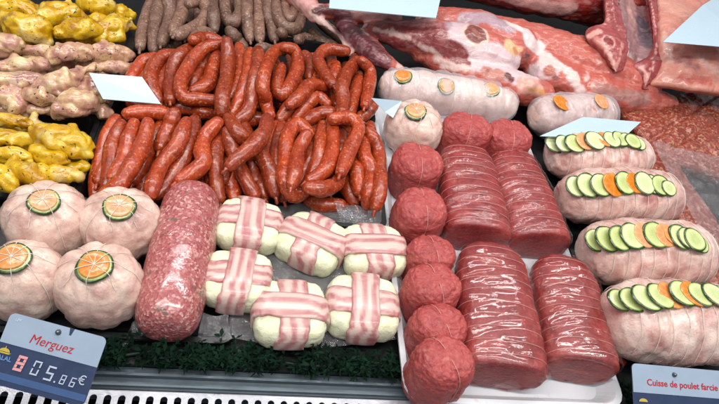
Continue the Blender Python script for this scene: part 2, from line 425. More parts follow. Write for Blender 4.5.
# ---------------------------------------------------------------- sausages
laid = []   # samples of sausages already laid: x,y,z,r
def sausage(name, pp, r, mat, label, cat, group, seed, seg=14, settle=True):
    n = max(14, int(sum(math.dist(a[:2], b[:2]) for a, b in zip(pp, pp[1:]))/4))
    q = crom(np.array(pp, float), n)            # u,v,z(cm)
    z = q[:, 2]/100
    if settle and laid:
        A = np.array(laid)
        for it in range(3):
            w = np.array([P(a[0], a[1], zz) for a, zz in zip(q, z)])
            D = np.linalg.norm(A[None, :, :2]-w[:, None, :2], axis=2); rr = (A[None, :, 3]+r)*.9
            need = np.where(D < rr, A[None, :, 2]+np.sqrt(np.maximum(0, rr**2-D**2)), -1).max(1)
            up = np.where((need > z), np.minimum(need-z, .022), 0)
            k = np.array([1, 2, 3, 4, 3, 2, 1.]); k /= k.sum()
            up = np.convolve(np.pad(up, 3, mode='edge'), k, 'valid')
            z = z+up*.55
    w = np.array([P(a[0], a[1], zz) for a, zz in zip(q, z)])
    s = np.linspace(0, 1, n)
    rad = r*(1+.05*np.sin(s*9+seed)+.035*np.sin(s*23+seed*2))
    end = np.minimum(s, 1-s)*n
    rad *= np.clip(.80+.2*np.sqrt(np.clip(end/3.5, 0, 1)), 0, 1)
    V, Fc = sweep(w, rad, seg)
    # twisted casing nub at one end
    d = w[-1]-w[-3]; d /= np.linalg.norm(d)
    nv, nf = sweep(np.array([w[-1]+d*r*.7, w[-1]+d*r*1.05, w[-1]+d*r*1.25+np.array([0, 0, -.001])]), [r*.34, r*.2, r*.26], 7, caps=2)
    V = rough(V, Fc, r*.10, 55, seed, 2)
    V, Fc = join([(V, Fc), (nv, nf)])
    o = mk(name, V, Fc, mat); tag(o, label, cat, group)
    laid.extend([(*p, r) for p in w]); return o

MR = .0096
G1 = 'merguez sausages in the front heap'
G2 = 'merguez sausages in the rear heap'
front = [  # path (u, v, z cm), label
 ([(152,154,2.8),(144,174,2.4),(142,192,2.0)], 'short merguez sunk between two long ones behind the round chicken with the flat orange slice'),
 ([(116,120,4.6),(105,142,4.0),(99,172,3.0),(95,194,2.0)], 'outermost merguez of the front heap, running down along the tray wall'),
 ([(121,125,4.8),(112,148,4.4),(110,172,3.4),(106,188,2.6)], 'second merguez from the left tray wall in the front heap'),
 ([(134,124,5.0),(128,142,4.8),(124,158,4.0),(113,176,3.2)], 'merguez with a pinkish middle, third along the front heap'),
 ([(168,182,2.6),(160,194,2.2),(150,199,2.)], 'end of a merguez sticking out low behind the trussed chickens'),
 ([(128,114,5.2),(146,112,5.4),(166,113,5.4)], 'shiny merguez lying crosswise along the back edge of the front heap'),
 ([(174,114,5.2),(168,130,5.0),(161,147,4.4)], 'short merguez leaning behind the long slanting one in the front heap'),
 ([(195,121,5.2),(188,148,4.8),(180,166,4.2),(169,183,3.2),(158,194,2.6)], 'long merguez slanting down to the mince roll, underneath a paler curved one'),
 ([(148,124,5.6),(144,142,5.4),(134,162,5.0),(120,184,4.0),(103,196,3.0)], 'thick merguez sweeping across the front heap toward the black side wall'),
 ([(186,122,5.8),(177,146,5.6),(163,163,5.2),(154,182,4.4),(151,193,3.6)], 'long slanting merguez whose lower end stops beside the mince roll top'),
 ([(232,168,2.8),(231,182,2.5),(234,198,2.2)], 'stubby bright merguez poking out behind the bacon parcel'),
 ([(254,168,3.2),(259,180,2.9),(264,194,2.4)], 'shiny small merguez end wedged between two others behind the bacon parcel'),
 ([(282,126,4.6),(277,145,4.4),(276,163,4.0),(279,182,3.4),(283,197,2.6)], 'straight merguez at the middle of the front heap, beside the big loop'),
 ([(222,134,5.0),(216,152,5.0),(216,177,4.4),(219,198,3.2)], 'thick upright merguez directly above the mince roll and bacon parcel gap'),
 ([(227,131,5.0),(233,150,4.8),(239,165,4.4),(247,182,3.8),(254,195,3.0)], 'merguez slanting down right beneath the crossing pale tipped one'),
 ([(229,119,5.8),(239,134,5.6),(252,145,5.4),(262,157,5.2),(271,174,4.8),(275,192,3.8)], 'long merguez curving down right under the crossed one'),
 ([(217,123,6.0),(206,136,5.9),(202,151,5.6),(203,162,5.4),(195,171,5.0),(181,180,4.4)], 'curved merguez bent like a boomerang above the mince roll'),
 ([(267,119,7.4),(264,132,7.4),(252,147,7.2),(240,157,7.0),(231,165,6.6)], 'pale tipped merguez lying crossed on top of another in the front heap'),
 ([(309,201,2.0),(324,205,2.0),(340,205,2.0)], 'dark merguez lying crosswise at the very bottom under the plastic film edge'),
 ([(314,143,4.4),(309,159,4.2),(302,175,3.8),(298,186,3.2)], 'thin merguez inside the big loop of the front heap'),
 ([(323,126,4.8),(320,144,4.6),(318,162,4.2),(311,178,3.6)], 'slim merguez pressed behind the straight one right of the loop'),
 ([(341,131,4.6),(341,144,4.5),(337,160,4.2)], 'short shiny merguez under the arch of the front heap'),
 ([(348,170,3.4),(348,188,3.0),(354,202,2.4)], 'short merguez standing below the tip of the arched one'),
 ([(358,155,3.6),(357,175,3.2),(359,190,2.8)], 'recessed merguez in the dark gap near the white tray'),
 ([(309,133,5.6),(298,125,5.8),(288,135,5.6),(285,157,5.2),(285,182,4.6),(294,195,4.0),(305,191,3.8)], 'merguez bent into a long open loop in the front heap'),
 ([(307,135,5.9),(299,149,5.8),(296,167,5.4),(292,184,5.0)], 'merguez lying on the inner side of the loop'),
 ([(333,125,5.8),(333,148,5.5),(328,166,5.2),(319,175,4.8),(310,180,4.4)], 'merguez bent like a hockey stick right of the loop'),
 ([(309,188,4.2),(322,189,4.2),(335,185,4.2),(340,178,4.2)], 'merguez lying crosswise at the foot of the front heap'),
 ([(363,137,5.2),(364,154,5.1),(371,172,4.7),(369,190,4.0),(367,204,3.2)], 'thick merguez next to last before the white tray in the front heap'),
 ([(369,132,5.0),(377,146,4.8),(380,167,4.4),(380,190,3.6),(376,206,2.8)], 'merguez running down against the white tray side'),
 ([(333,119,6.8),(348,118,7.0),(358,126,7.0),(355,139,6.9),(348,154,6.6),(341,172,6.2)], 'merguez arched like a walking cane on top of the front heap'),
]
rear = [
 ([(208,59,5.0),(199,71,4.8),(192,86,4.4)], 'small merguez enclosed by the large bent one in the rear heap'),
 ([(305,55,4.6),(312,66,4.6),(309,77,4.4)], 'short stub of merguez in the hollow of the rear heap'),
 ([(336,66,5.0),(334,80,4.8)], 'short merguez showing between the two arms of a V in the rear heap'),
 ([(374,103,4.2),(367,113,4.0),(359,119,4.0)], 'dark merguez end tucked under the small white card corner'),
 ([(154,58,4.6),(143,62,4.6),(134,74,4.2),(130,86,3.8)], 'outermost bent merguez of the rear heap, above the white price card'),
 ([(175,54,5.2),(160,58,5.4),(151,73,5.0),(152,87,4.6),(159,101,4.2)], 'merguez curved like a C next to the white price card'),
 ([(192,47,5.6),(180,55,5.7),(173,68,5.3),(170,84,4.8),(170,99,4.4)], 'merguez running from the rear heap top down beside the C shaped one'),
 ([(217,55,5.6),(212,73,5.4),(206,86,5.2),(194,91,5.0)], 'glossy merguez curled inside the large bent one'),
 ([(194,40,6.2),(206,38,6.4),(220,42,6.2)], 'merguez lying along the top edge against the grey chipolatas'),
 ([(239,47,5.8),(241,64,5.6),(238,82,5.2),(230,97,4.8)], 'merguez just right of the thick vertical one in the rear heap'),
 ([(250,52,5.6),(249,68,5.3),(245,84,5.0),(239,100,4.6),(232,113,4.2)], 'slim merguez slanting down in the middle of the rear heap'),
 ([(258,51,5.8),(258,66,5.6),(253,84,5.2),(251,102,4.8),(246,114,4.6),(235,121,4.4)], 'merguez with lower end hooked inward, middle of the rear heap'),
 ([(306,85,5.4),(297,97,5.3),(287,110,5.0),(280,119,4.6)], 'merguez slanting from the hollow down to the front heap'),
 ([(297,118,4.8),(307,105,5.2),(317,97,5.4),(327,104,5.0)], 'lower of two small merguez arches in the hollow'),
 ([(290,105,5.8),(303,93,6.0),(312,85,6.0),(323,87,5.6)], 'upper of two small merguez arches in the hollow'),
 ([(308,120,5.2),(321,113,5.4),(336,115,5.2)], 'merguez lying crosswise between rear and front heaps'),
 ([(330,123,5.0),(343,117,5.2),(358,121,5.0)], 'merguez crosswise behind the cane shaped one'),
 ([(224,44,6.8),(206,47,6.8),(195,57,6.6),(186,71,6.2),(180,86,5.8),(184,98,5.6),(198,99,5.6),(217,101,5.4)], 'large merguez bent into an open square in the rear heap'),
 ([(227,42,7.0),(228,62,6.8),(226,80,6.4),(223,94,6.2),(221,112,5.4)], 'thick vertical merguez in the rear heap'),
 ([(284,47,6.6),(272,55,6.4),(265,71,6.0),(263,88,5.6),(266,103,5.2),(270,115,4.8)], 'long merguez forming the outer arm of the horseshoe'),
 ([(285,48,6.8),(295,51,6.8),(298,66,6.5),(292,82,6.1),(284,94,5.8),(277,93,5.6),(277,82,5.6),(281,68,5.6)], 'merguez curled round like a fish hook in the rear heap'),
 ([(359,75,5.2),(355,93,5.0),(350,112,4.6)], 'merguez in the gap behind the outermost two near the white tray'),
 ([(346,51,6.4),(327,50,6.6),(318,58,6.5),(323,71,6.3),(332,84,6.0)], 'bent merguez at the far end, touching the lamb tendon'),
 ([(357,61,6.6),(347,73,6.6),(342,87,6.2),(343,100,5.6),(342,112,5.0)], 'merguez forming the second arm of the V in the rear heap'),
 ([(362,61,6.2),(370,71,6.1),(369,88,5.6),(365,105,5.0)], 'merguez nearest the chicken roll in the rear heap'),
]
for i, (pp, lb) in enumerate(front): sausage('merguez_sausage', pp, MR*(.96+.1*random.random()), M['merguez'], lb, 'sausage', G1, i*1.3)
for j, (u0, u1) in enumerate(((112,104),(130,122),(150,140),(170,160),(190,184),(209,205),(228,226),(247,247),(266,268),(286,289),(305,310),(324,330),(343,350),(362,368))):
    k_ = rng.uniform(-9, 9)
    sausage('merguez_sausage', [(u0+3+k_,126,4.0),((u0+u1)/2+4,150,3.7),(u1+3-k_,180,3.1)], MR, M['merguez'], 'merguez inside the front heap, glimpsed through gaps between others', 'sausage', 'merguez inside the front heap', 150+j, settle=False)
    sausage('merguez_sausage', [(u0,132,1.9),((u0+u1)/2,160,1.9),(u1,190,1.9)], MR, M['merguez'], 'merguez at the bottom of the front heap, mostly covered by others', 'sausage', 'merguez at the bottom of the front heap', 50+j, settle=False)
for j, (u, v) in enumerate(((150,107),(182,108),(205,110),(240,117),(262,120),(290,122),(345,116))):
    sausage('merguez_sausage', [(u-15,v-1,3.3),(u,v+rng.uniform(-3,3),3.6),(u+15,v+3,3.3)], MR, M['merguez'], 'merguez lying crosswise in the dark groove between the two heaps', 'sausage', 'merguez in the groove between the heaps', 210+j, settle=False)
laid.clear()
for i, (pp, lb) in enumerate(rear): sausage('merguez_sausage', pp, MR*(.96+.1*random.random()), M['merguez'], lb, 'sausage', G2, i*1.7+.4)
for j, (u0, u1) in enumerate(((150,135),(166,154),(184,174),(202,195),(219,215),(237,235),(255,254),(272,274),(290,294),(307,314),(324,334),(342,353))):
    k_ = rng.uniform(-8, 8)
    sausage('merguez_sausage', [(u0+5+k_,58,4.4),((u0+u1)/2+4,78,4.2),(u1+4-k_,104,3.6)], MR, M['merguez'], 'merguez inside the rear heap, glimpsed through gaps between others', 'sausage', 'merguez inside the rear heap', 180+j, settle=False)
    sausage('merguez_sausage', [(u0+4,66,2.2),((u0+u1)/2,84,2.2),(u1,108,2.2)], MR, M['merguez'], 'merguez at the bottom of the rear heap, mostly covered by others', 'sausage', 'merguez at the bottom of the rear heap', 80+j, settle=False)
laid.clear()
CR = .0100
G3 = 'grey brown chipolatas in the back tray'
chip = [
 ([(176,44,2.0),(165,48,2.0)], 'stub of grey chipolata just behind the leftmost merguez'),
 ([(156,-14,3.2),(147,16,3.2),(142,33,3.0),(140,47,2.6)], 'outermost chipolata beside the black tray wall'),
 ([(163,-12,3.6),(156,18,3.6),(154,33,3.4),(154,49,2.8)], 'straight chipolata second from the black tray wall'),
 ([(165,-8,4.0),(170,10,4.0),(168,27,3.8),(162,43,3.4)], 'slightly bowed chipolata third from the black tray wall'),
 ([(183,-10,4.2),(182,12,4.2),(178,22,4.2),(173,31,4.0)], 'chipolata ending against the tip of the hooked one'),
 ([(189,4,4.8),(199,1,4.8),(207,9,4.8),(204,20,4.8),(192,29,4.6),(178,35,4.4)], 'chipolata hooked round into a hairpin'),
 ([(212,-10,3.6),(213,10,3.6),(214,29,3.4)], 'short chipolata right of the hairpin one'),
 ([(225,-8,4.2),(225,10,4.2),(228,21,4.2),(235,21,4.2),(240,11,4.2),(237,-3,4.0)], 'chipolata bent into a tight U'),
 ([(229,31,2.6),(237,39,2.4),(243,47,2.2)], 'chipolata lying low under the U shaped one'),
 ([(247,-8,3.8),(247,12,3.8),(248,24,3.6),(250,38,3.2)], 'first of three parallel upright chipolatas'),
 ([(258,-8,4.0),(258,15,4.0),(259,27,3.8),(260,39,3.4)], 'middle one of three parallel upright chipolatas'),
 ([(267,-8,3.8),(268,15,3.8),(271,25,3.6),(274,38,3.2)], 'third of three parallel upright chipolatas, leaning outward'),
 ([(281,33,2.4),(290,42,2.2)], 'pinkish stub of chipolata under the curved pair'),
 ([(298,40,2.4),(310,39,2.4)], 'chipolata end pointing at the lamb tendon'),
 ([(259,48,1.8),(273,51,1.8)], 'dark stub of chipolata behind the merguez'),
 ([(287,-2,4.0),(285,12,4.0),(290,19,4.0),(295,11,4.0),(293,-5,4.0)], 'small chipolata curled inside a wider one'),
 ([(276,2,3.8),(278,18,3.8),(287,28,3.8),(298,27,3.8),(303,14,3.6)], 'chipolata curving round a smaller curled one beside the lamb'),
 ([(318,20,2.2),(330,30,2.2),(345,42,2.0)], 'chipolata seen below the lamb shank, slanting'),
 ([(312,32,2.0),(322,42,2.0),(334,46,2.0)], 'chipolata beside the white lamb tendon'),
 ([(338,20,1.9),(350,32,1.9),(360,46,1.9)], 'chipolata in the dark gap under the purple lamb flap'),
 ([(193,40,1.8),(204,33,1.8),(213,40,1.8)], 'chipolata half hidden below the hairpin one'),
]
for i, (pp, lb) in enumerate(chip): sausage('chipolata_sausage', pp, CR*(.95+.1*random.random()), M['chipolata'], lb, 'sausage', G3, i*2.1+.7)

for j, u0 in enumerate((150,162,174,186,198,212,226,240,254,268,282,296)):
    sausage('chipolata_sausage', [(u0+6,-8,1.5),(u0+2,14,1.5),(u0-1,38,1.5)], CR, M['chipolata'], 'chipolata at the bottom of the grey brown pile, mostly covered', 'sausage', 'chipolatas at the bottom of the pile', 120+j, settle=False)
# ---------------------------------------------------------------- lumpy raw pieces (merged limbs)
def blob(name, caps, mat, label, cat, group, seed, voxel=.0026, amp=.0024, it=4):
    """caps: list of (path [(u,v,zcm)...], radius px list)"""
    parts = []
    for pp, rp in caps:
        n = max(6, len(pp)*4); w = ppath(pp, n)
        rr = np.interp(np.linspace(0, 1, n), np.linspace(0, 1, len(rp)), [1.12*r*mpp(*pp[min(i, len(pp)-1)][:2], pp[min(i, len(pp)-1)][2]/100) for i, r in enumerate(rp)])
        parts.append(sweep(w, rr, 14))
    rr_ = random.Random(int(seed*100))
    big = max(range(len(caps)), key=lambda i: max(caps[i][1]))
    base = parts[big][0]; rad = max(caps[big][1])*mpp(*caps[big][0][0][:2], caps[big][0][0][2]/100)
    for k in range(4):
        p = np.array(base[rr_.randrange(len(base))]); c0 = base.mean(0); p = c0+(p-c0)*rr_.uniform(.6, .9)
        d = np.array([rr_.gauss(0, 1), rr_.gauss(0, 1), rr_.gauss(0, .4)]); d = d/np.linalg.norm(d)*rad*rr_.uniform(.2, .7)
        parts.append(sweep(np.array([p-d, p, p+d]), rad*rr_.uniform(.28, .5), 10))
    V, Fc = remesh(parts, voxel, it)
    V = rough(V, Fc, amp, 60, seed, 3)
    V = rough(V, Fc, .0035, 28, seed+9, 1); V = crease(V, Fc, .0026, 34, seed+4)
    return tag(mk(name, V, Fc, mat), label, cat, group)
GY = 'yellow marinated chicken pieces in the back corner tray'
yb_ = [
 ([([(0,6,5),(22,9,5),(34,14,4.6)], [11,11,7])], 'yellow chicken piece in the extreme back corner of the photo'),
 ([([(4,20,4),(20,27,5),(40,30,5)], [8,13,12]), ([(18,38,4),(48,40,4)], [5,6])], 'largest bright yellow chicken piece beside the pinkish drumstick'),
 ([([(42,20,5),(50,14,5.2)], [8,9]), ([(50,12,5),(68,13,5)], [10,11])], 'yellow chicken piece with dark green herb specks behind the big one'),
 ([([(60,33,5),(82,29,5.4),(95,30,5)], [7,11,9])], 'pale yellow creamy chicken piece in the centre of the corner tray'),
 ([([(86,2,4),(100,5,4.4),(108,6,4)], [9,9,7])], 'pinkish yellow chicken piece at the far black tray edge'),
 ([([(100,32,4.4),(114,27,4.8),(128,25,4.2)], [9,10,6]), ([(104,38,4),(120,36,4)],[7,6])], 'yellow chicken wing closest to the chipolatas'),
 ([([(78,15,3.6),(86,22,3.6)], [7,7])], 'small yellow chicken bit between two bigger pieces'),
]
for i, (c, l) in enumerate(yb_): blob('chicken_piece', c, M['yellow'], l, 'chicken piece', GY, i*3.1+.2)
GH = 'herb marinated chicken pieces in the back corner tray'
hb_ = [
 ([([(2,46,5),(10,46,5)], [11,10])], 'smooth purple pink chicken piece below the yellow ones'),
 ([([(22,50,4),(48,52,4.2)], [6,7])], 'cream coloured chicken piece with herbs under the yellow marinade'),
 ([([(-4,68,5),(20,66,5.2),(42,66,5)], [8,9,7])], 'long pale drumstick lying crosswise above the orange boned one'),
 ([([(52,56,5),(70,53,5.2),(86,52,5)], [8,10,9])], 'lavender pink drumstick in the middle of the herb chicken'),
 ([([(98,54,4.6),(112,53,4.8),(124,54,4.4)], [9,10,8])], 'pink herb chicken thigh nearest the chipolatas'),
 ([([(96,68,4),(112,66,4),(126,68,3.6)], [5,6,5])], 'pale strip of herb chicken just above the white price card'),
 ([([(-4,84,5.4),(18,82,5.6),(40,82,5.6)], [10,9,8])], 'yellowish cream drumstick with black herb flecks'),
 ([([(40,86,6),(60,83,6.4),(76,75,6.2),(88,69.5,6)], [8,12,8,3.6]), ([(89,70,6.1),(92,67,6.1)], [4.6,4.2])], 'big herb drumstick whose bone end points at the price card'),
 ([([(6,98,4.4),(18,104,4)], [12,11])], 'raw pink chicken piece at the front black rim'),
 ([([(32,94,5),(44,97,5.2),(54,98,5)], [8,10,7])], 'tan herb chicken piece below the big drumstick'),
 ([([(34,110,3.4),(48,111,3.4)], [6,6])], 'small pale chicken piece low at the tray front'),
 ([([(84,84,5),(98,90,5),(106,96,4.6)], [8,12,8])], 'plump chicken thigh half under the white price card'),
 ([([(103,112,3.6),(107,114,3.4)], [9,8])], 'small chicken piece beside the tray corner below the card'),
 ([([(60,112,5),(70,106,5.6),(84,101,5.8),(90,104,5)], [8,13,14,9])], 'broad front chicken thigh overhanging the black tray rim'),
]
for i, (c, l) in enumerate(hb_): blob('chicken_piece', c, M['herb'], l, 'chicken piece', GH, i*2.3+.9)
for k, (u, v, a_, z) in enumerate(((12,58,.3,2.4),(34,60,.1,2.4),(60,64,-.2,2.4),(84,62,.2,2.4),(108,60,.1,2.4),(10,78,.1,2.6),(30,76,.4,2.6),(100,74,0,2.4),(122,72,.2,2.2),(20,94,.2,2.4),(40,104,.1,2.4),(62,92,-.3,2.4),(84,96,.3,2.4),(28,112,0,2.2),(92,112,.2,2.2),(8,112,0,2.2))):
    dx_, dy_ = 11*math.cos(a_), 11*math.sin(a_)
    blob('chicken_piece', [([(u-dx_,v-dy_,z),(u,v,z+.3),(u+dx_,v+dy_,z)], [7,9,6])], M['herb'], 'herb chicken piece low in the pile, mostly covered by others', 'chicken piece', 'covered herb chicken pieces', k*1.37+20)
for k, (u, v, a_, z) in enumerate(((30,10,.2,2.4),(54,24,.1,2.4),(72,36,.2,2.4),(96,22,-.2,2.4),(120,14,.1,2),(10,32,.1,2.4),(108,16,.3,2.2),(90,40,.1,2.2))):
    dx_, dy_ = 11*math.cos(a_), 11*math.sin(a_)
    blob('chicken_piece', [([(u-dx_,v-dy_,z),(u,v,z+.3),(u+dx_,v+dy_,z)], [7,9,6])], M['yellow'], 'yellow chicken piece low in the corner tray, mostly covered by others', 'chicken piece', 'covered yellow chicken pieces', k*1.77+40)
for k, (u, v, a_, z) in enumerate(((10,130,.1,2.4),(36,128,.1,2.4),(30,150,.1,2.2),(60,166,.1,2.2),(30,166,.3,2.4),(56,182,.1,2.0),(10,186,0,2.2),(76,160,.2,2.2))):
    dx_, dy_ = 11*math.cos(a_), 11*math.sin(a_)
    blob('chicken_piece', [([(u-dx_,v-dy_,z),(u,v,z+.3),(u+dx_,v+dy_,z)], [7,9,6])], M['yellow'], 'yellow chicken piece low in the near tray, mostly covered by others', 'chicken piece', 'covered yellow pieces in the near tray', k*1.97+60)
GZ = 'yellow marinated chicken pieces in the near tray'
zb_ = [
 ([([(-6,119,5),(14,121,5),(30,122,4.6)], [8,8,6])], 'smooth yellow chicken piece against the rear rim of the near tray'),
 ([([(-6,137,5.2),(16,138,5.2),(40,142,4.8)], [9,9,4])], 'pointed yellow wing, second one down from the rear rim'),
 ([([(36,134,5.4),(58,138,5.8),(82,143,5)], [9,14,11]), ([(70,150,5),(88,155,4.4)], [7,5]), ([(84,146,4.8),(95,148,4.2)], [6,3])], 'large yellow chicken breast with wing tips, nearest the merguez'),
 ([([(-2,155,5),(16,155,5.2),(30,160,4.8)], [7,8,5])], 'small yellow wing in the middle of the near tray'),
 ([([(40,152,4.8),(58,158,5)], [9,10])], 'orange yellow chicken piece under the large breast'),
 ([([(38,170,4.4),(58,174,4.4),(78,176,4)], [6,8,6])], 'thin yellow chicken piece just behind the round chicken'),
 ([([(10,170,4.8),(28,174,4.8),(42,182,4.2)], [9,11,8])], 'knobbly yellow chicken joint behind the round chicken'),
 ([([(2,172,5.2),(12,186,4.8)], [9,9])], 'yellow chicken piece cut by the frame edge above the trussed chickens'),
 ([([(70,168,3.4),(84,166,3.2)], [6,5])], 'dark greenish chicken end in the shade of the breast'),
]
for i, (c, l) in enumerate(zb_): blob('chicken_piece', c, M['yellow'], l, 'chicken piece', GZ, i*1.9+5)

# ---------------------------------------------------------------- garnish slices
def disc(name, center, normal, r, th, mat, parent, ry=1.0, spin=0.0, warp=.0012):
    n = 28; V = []; Fc = []
    prof = [(0, th), (.55, th), (.9, th), (.985, th*.8), (1, th*.4), (.985, 0), (.0, 0)]
    for k, (q, z) in enumerate(prof[1:-1]):
        for j in range(n):
            a = 2*math.pi*j/n; rr = r*q*(1+.03*math.sin(2*a+spin*5)+.02*math.sin(5*a+spin*3))
            V.append((rr*math.cos(a), rr*ry*math.sin(a), z+warp*(q*q)*math.sin(2*a+spin*3)))
    m_ = len(prof)-2
    for i in range(m_-1):
        for j in range(n): a, b = i*n+j, i*n+(j+1) % n; Fc.append((a, a+n, b+n, b))
    V.append((0, 0, th)); V.append((0, 0, 0)); c = len(V)-2
    for j in range(n): Fc.append((c, j, (j+1) % n)); Fc.append((c+1, (m_-1)*n+(j+1) % n, (m_-1)*n+j))
    me = bpy.data.meshes.new(name); me.from_pydata(V, [], Fc); me.update(); me.materials.append(mat)
    me.polygons.foreach_set('use_smooth', [True]*len(me.polygons))
    o = bpy.data.objects.new(name, me); COL.objects.link(o); o.parent = parent
    base = wloc(parent); o.location = np.array(center)-base
    q = Vector(normal).to_track_quat('Z', 'Y') @ Matrix.Rotation(spin, 4, 'Z').to_quaternion()
    o.rotation_mode = 'QUATERNION'; o.rotation_quaternion = q
    return o

# ---------------------------------------------------------------- round trussed birds / balls
def ball_fn(c, rx, ry, h, seed, nstr, rot, depth, lump, e=2.3, lsc=38):
    def f(th, ph, off=0.0):      # ph 0 top .. pi bottom
        sp, cp = math.sin(ph), math.cos(ph)
        sg = lambda x, p: math.copysign(abs(x)**p, x)
        x, y, z = sg(sp, 2/e)*math.cos(th), sg(sp, 2/e)*math.sin(th), sg(cp, 2/e)
        g = 0
        for k in range(nstr):
            d = (th-rot-2*math.pi*k/nstr+math.pi) % (2*math.pi)-math.pi
            g += math.exp(-(d*max(.25, sp)/.11)**2)
        g = min(1, g)*depth*min(1, sp*1.6+.15)
        p = np.array([x*rx, y*ry, z*h])
        s = 1-g+lump*(nz(p, lsc, seed)+.5*nz(p, lsc*2.2, seed+7))
        p = p*s
        L = np.linalg.norm(p); p = p*(1+off/max(1e-6, L))
        if p[2] < -h*.82: p[2] = -h*.82-(p[2]+h*.82)*-.1
        return c+p
    return f
def ball(f, nth=64, nph=36):
    V = [f(0, 0.0)]; Fc = []
    for i in range(1, nph):
        for j in range(nth): V.append(f(2*math.pi*j/nth, math.pi*i/nph))
    V.append(f(0, math.pi)); L = len(V)-1
    for j in range(nth):
        Fc.append((0, 1+j, 1+(j+1) % nth)); o = 1+(nph-2)*nth; Fc.append((L, o+(j+1) % nth, o+j))
    for i in range(nph-2):
        for j in range(nth): a, b = 1+i*nth+j, 1+i*nth+(j+1) % nth; Fc.append((a, a+nth, b+nth, b))
    return np.array(V), Fc
def twine(path, parent, r=.0006, name='twine', mat='string'):
    V, Fc = sweep(path, r, 6, caps=1)
    return mk(name, V, Fc, M[mat], parent)
GK = 'round trussed chickens in the front corner'
def round_bird(u, v, wpx, hz, label, group, su, sv, sr, seed, mat='chicken', nub=None, tilt=(0, 0), nstr=8, carrotscale=.8, ry=.95, z0=.004):
    zc = z0+hz*.82
    c = P(u, v, zc); rx = wpx/2*mpp(u, v, zc)
    t = thing('trussed_chicken', (c[0], c[1], z0), label, 'trussed chicken', group)
    f = ball_fn(c, rx, rx*ry, hz, seed, nstr, seed*1.3, .05, .026)
    V, Fc = ball(f, 90, 50); V = crease(V, Fc, .0005, 20, seed); V = rough(V, Fc, .0012, 120, seed, 2)
    if nub:
        w = ppath(nub[0], 8); nv, nf = sweep(w, np.linspace(nub[1], nub[1]*.6, 8), 12); nv = rough(nv, nf, .002, 80, seed)
        V, Fc = join([(V, Fc), (nv, nf)])
    mk('skin', V, Fc, M[mat], t)
    # slice: find the surface point that appears at the given photo position
    best = None
    for i in range(2, 46):
        for j in range(96):
            ph = i/46*1.3; th = 2*math.pi*j/96; p = f(th, ph)
            q = proj(p); d = (q[0]-su)**2+(q[1]-sv)**2
            if best is None or d < best[0]: best = (d, p, th, ph)
    _, p, th, ph = best
    e = 1e-2
    n = np.cross(f(th, ph+.06)-f(th, ph-.06), f(th+.1, ph)-f(th-.1, ph)); n /= np.linalg.norm(n)
    if n[2] < 0: n = -n
    n = n*.6+np.array([0, 0, .4])+.35*(c-p)*0; n /= np.linalg.norm(n)
    R_ = sr*mpp(u, v, zc)
    s = disc('courgette_slice', p-n*.0012, n, R_, .0035, M['cuc'], t, .97, seed)
    disc('carrot_slice', p+n*.0021, n, R_*carrotscale, .003, M['carrot'], s, .97, seed) if False else None
    o = disc('carrot_slice', p+n*.0020, n, R_*carrotscale, .003, M['carrot'], t, .97, seed)
    # truss strings: across the slice, then down in the grooves
    topc = p+n*.0055
    up_ = np.array([0, 0, 1.0])
    for k in range(nstr):
        a = seed*1.3+2*math.pi*k/nstr
        pts = [topc]
        side = f(a, .45)-topc; side -= n*side.dot(n); side /= max(1e-6, np.linalg.norm(side))
        pts.append(p+side*R_*.55+n*.0054); pts.append(p+side*R_*.985+n*.0030)
        for ph2 in np.linspace(.62, 2.1 if k % 4 == 1 else .9, 9):
            qv = f(a, ph2, .0008)
            if np.dot(qv-p, side) > R_*1.15: pts.append(qv)
        twine(crom(np.array(pts), 26), t, .00034)
    return t
def proj(p):
    d = np.asarray(p)-np.array([0, 0, H]); c = R.T @ d
    return CX+F*c[0]/c[2], CY+F*c[1]/c[2]
round_bird(48, 221, 83, .040, 'trussed chicken with a folded wing nub, behind the frame-cut one', GK, 43.5, 202, 15.2, 1.1, nub=([(76,240,1.6),(83,246,1.2)], .007))
round_bird(121, 225, 79, .040, 'trussed chicken touching the mince roll, its orange slice flat on top', GK, 119.5, 208, 15.4, 2.4, nub=([(142,243,1.5),(147,252,1.0)], .010))
round_bird(26, 281, 80, .042, 'trussed chicken cut off by the photo edge, above the merguez price label', GK, 12.5, 259, 17.2, 3.7)
round_bird(100, 286, 86, .043, 'nearest trussed chicken with the biggest slice of orange carrot', GK, 94.5, 267, 17.6, 4.2)
tb = round_bird(413, 129, 60, .040, 'trussed round chicken on the white tray beside the chicken roll', 'chickens at the head of the white tray', 415, 112, 11.5, 5.3, z0=.006, mat='chicken_roll')

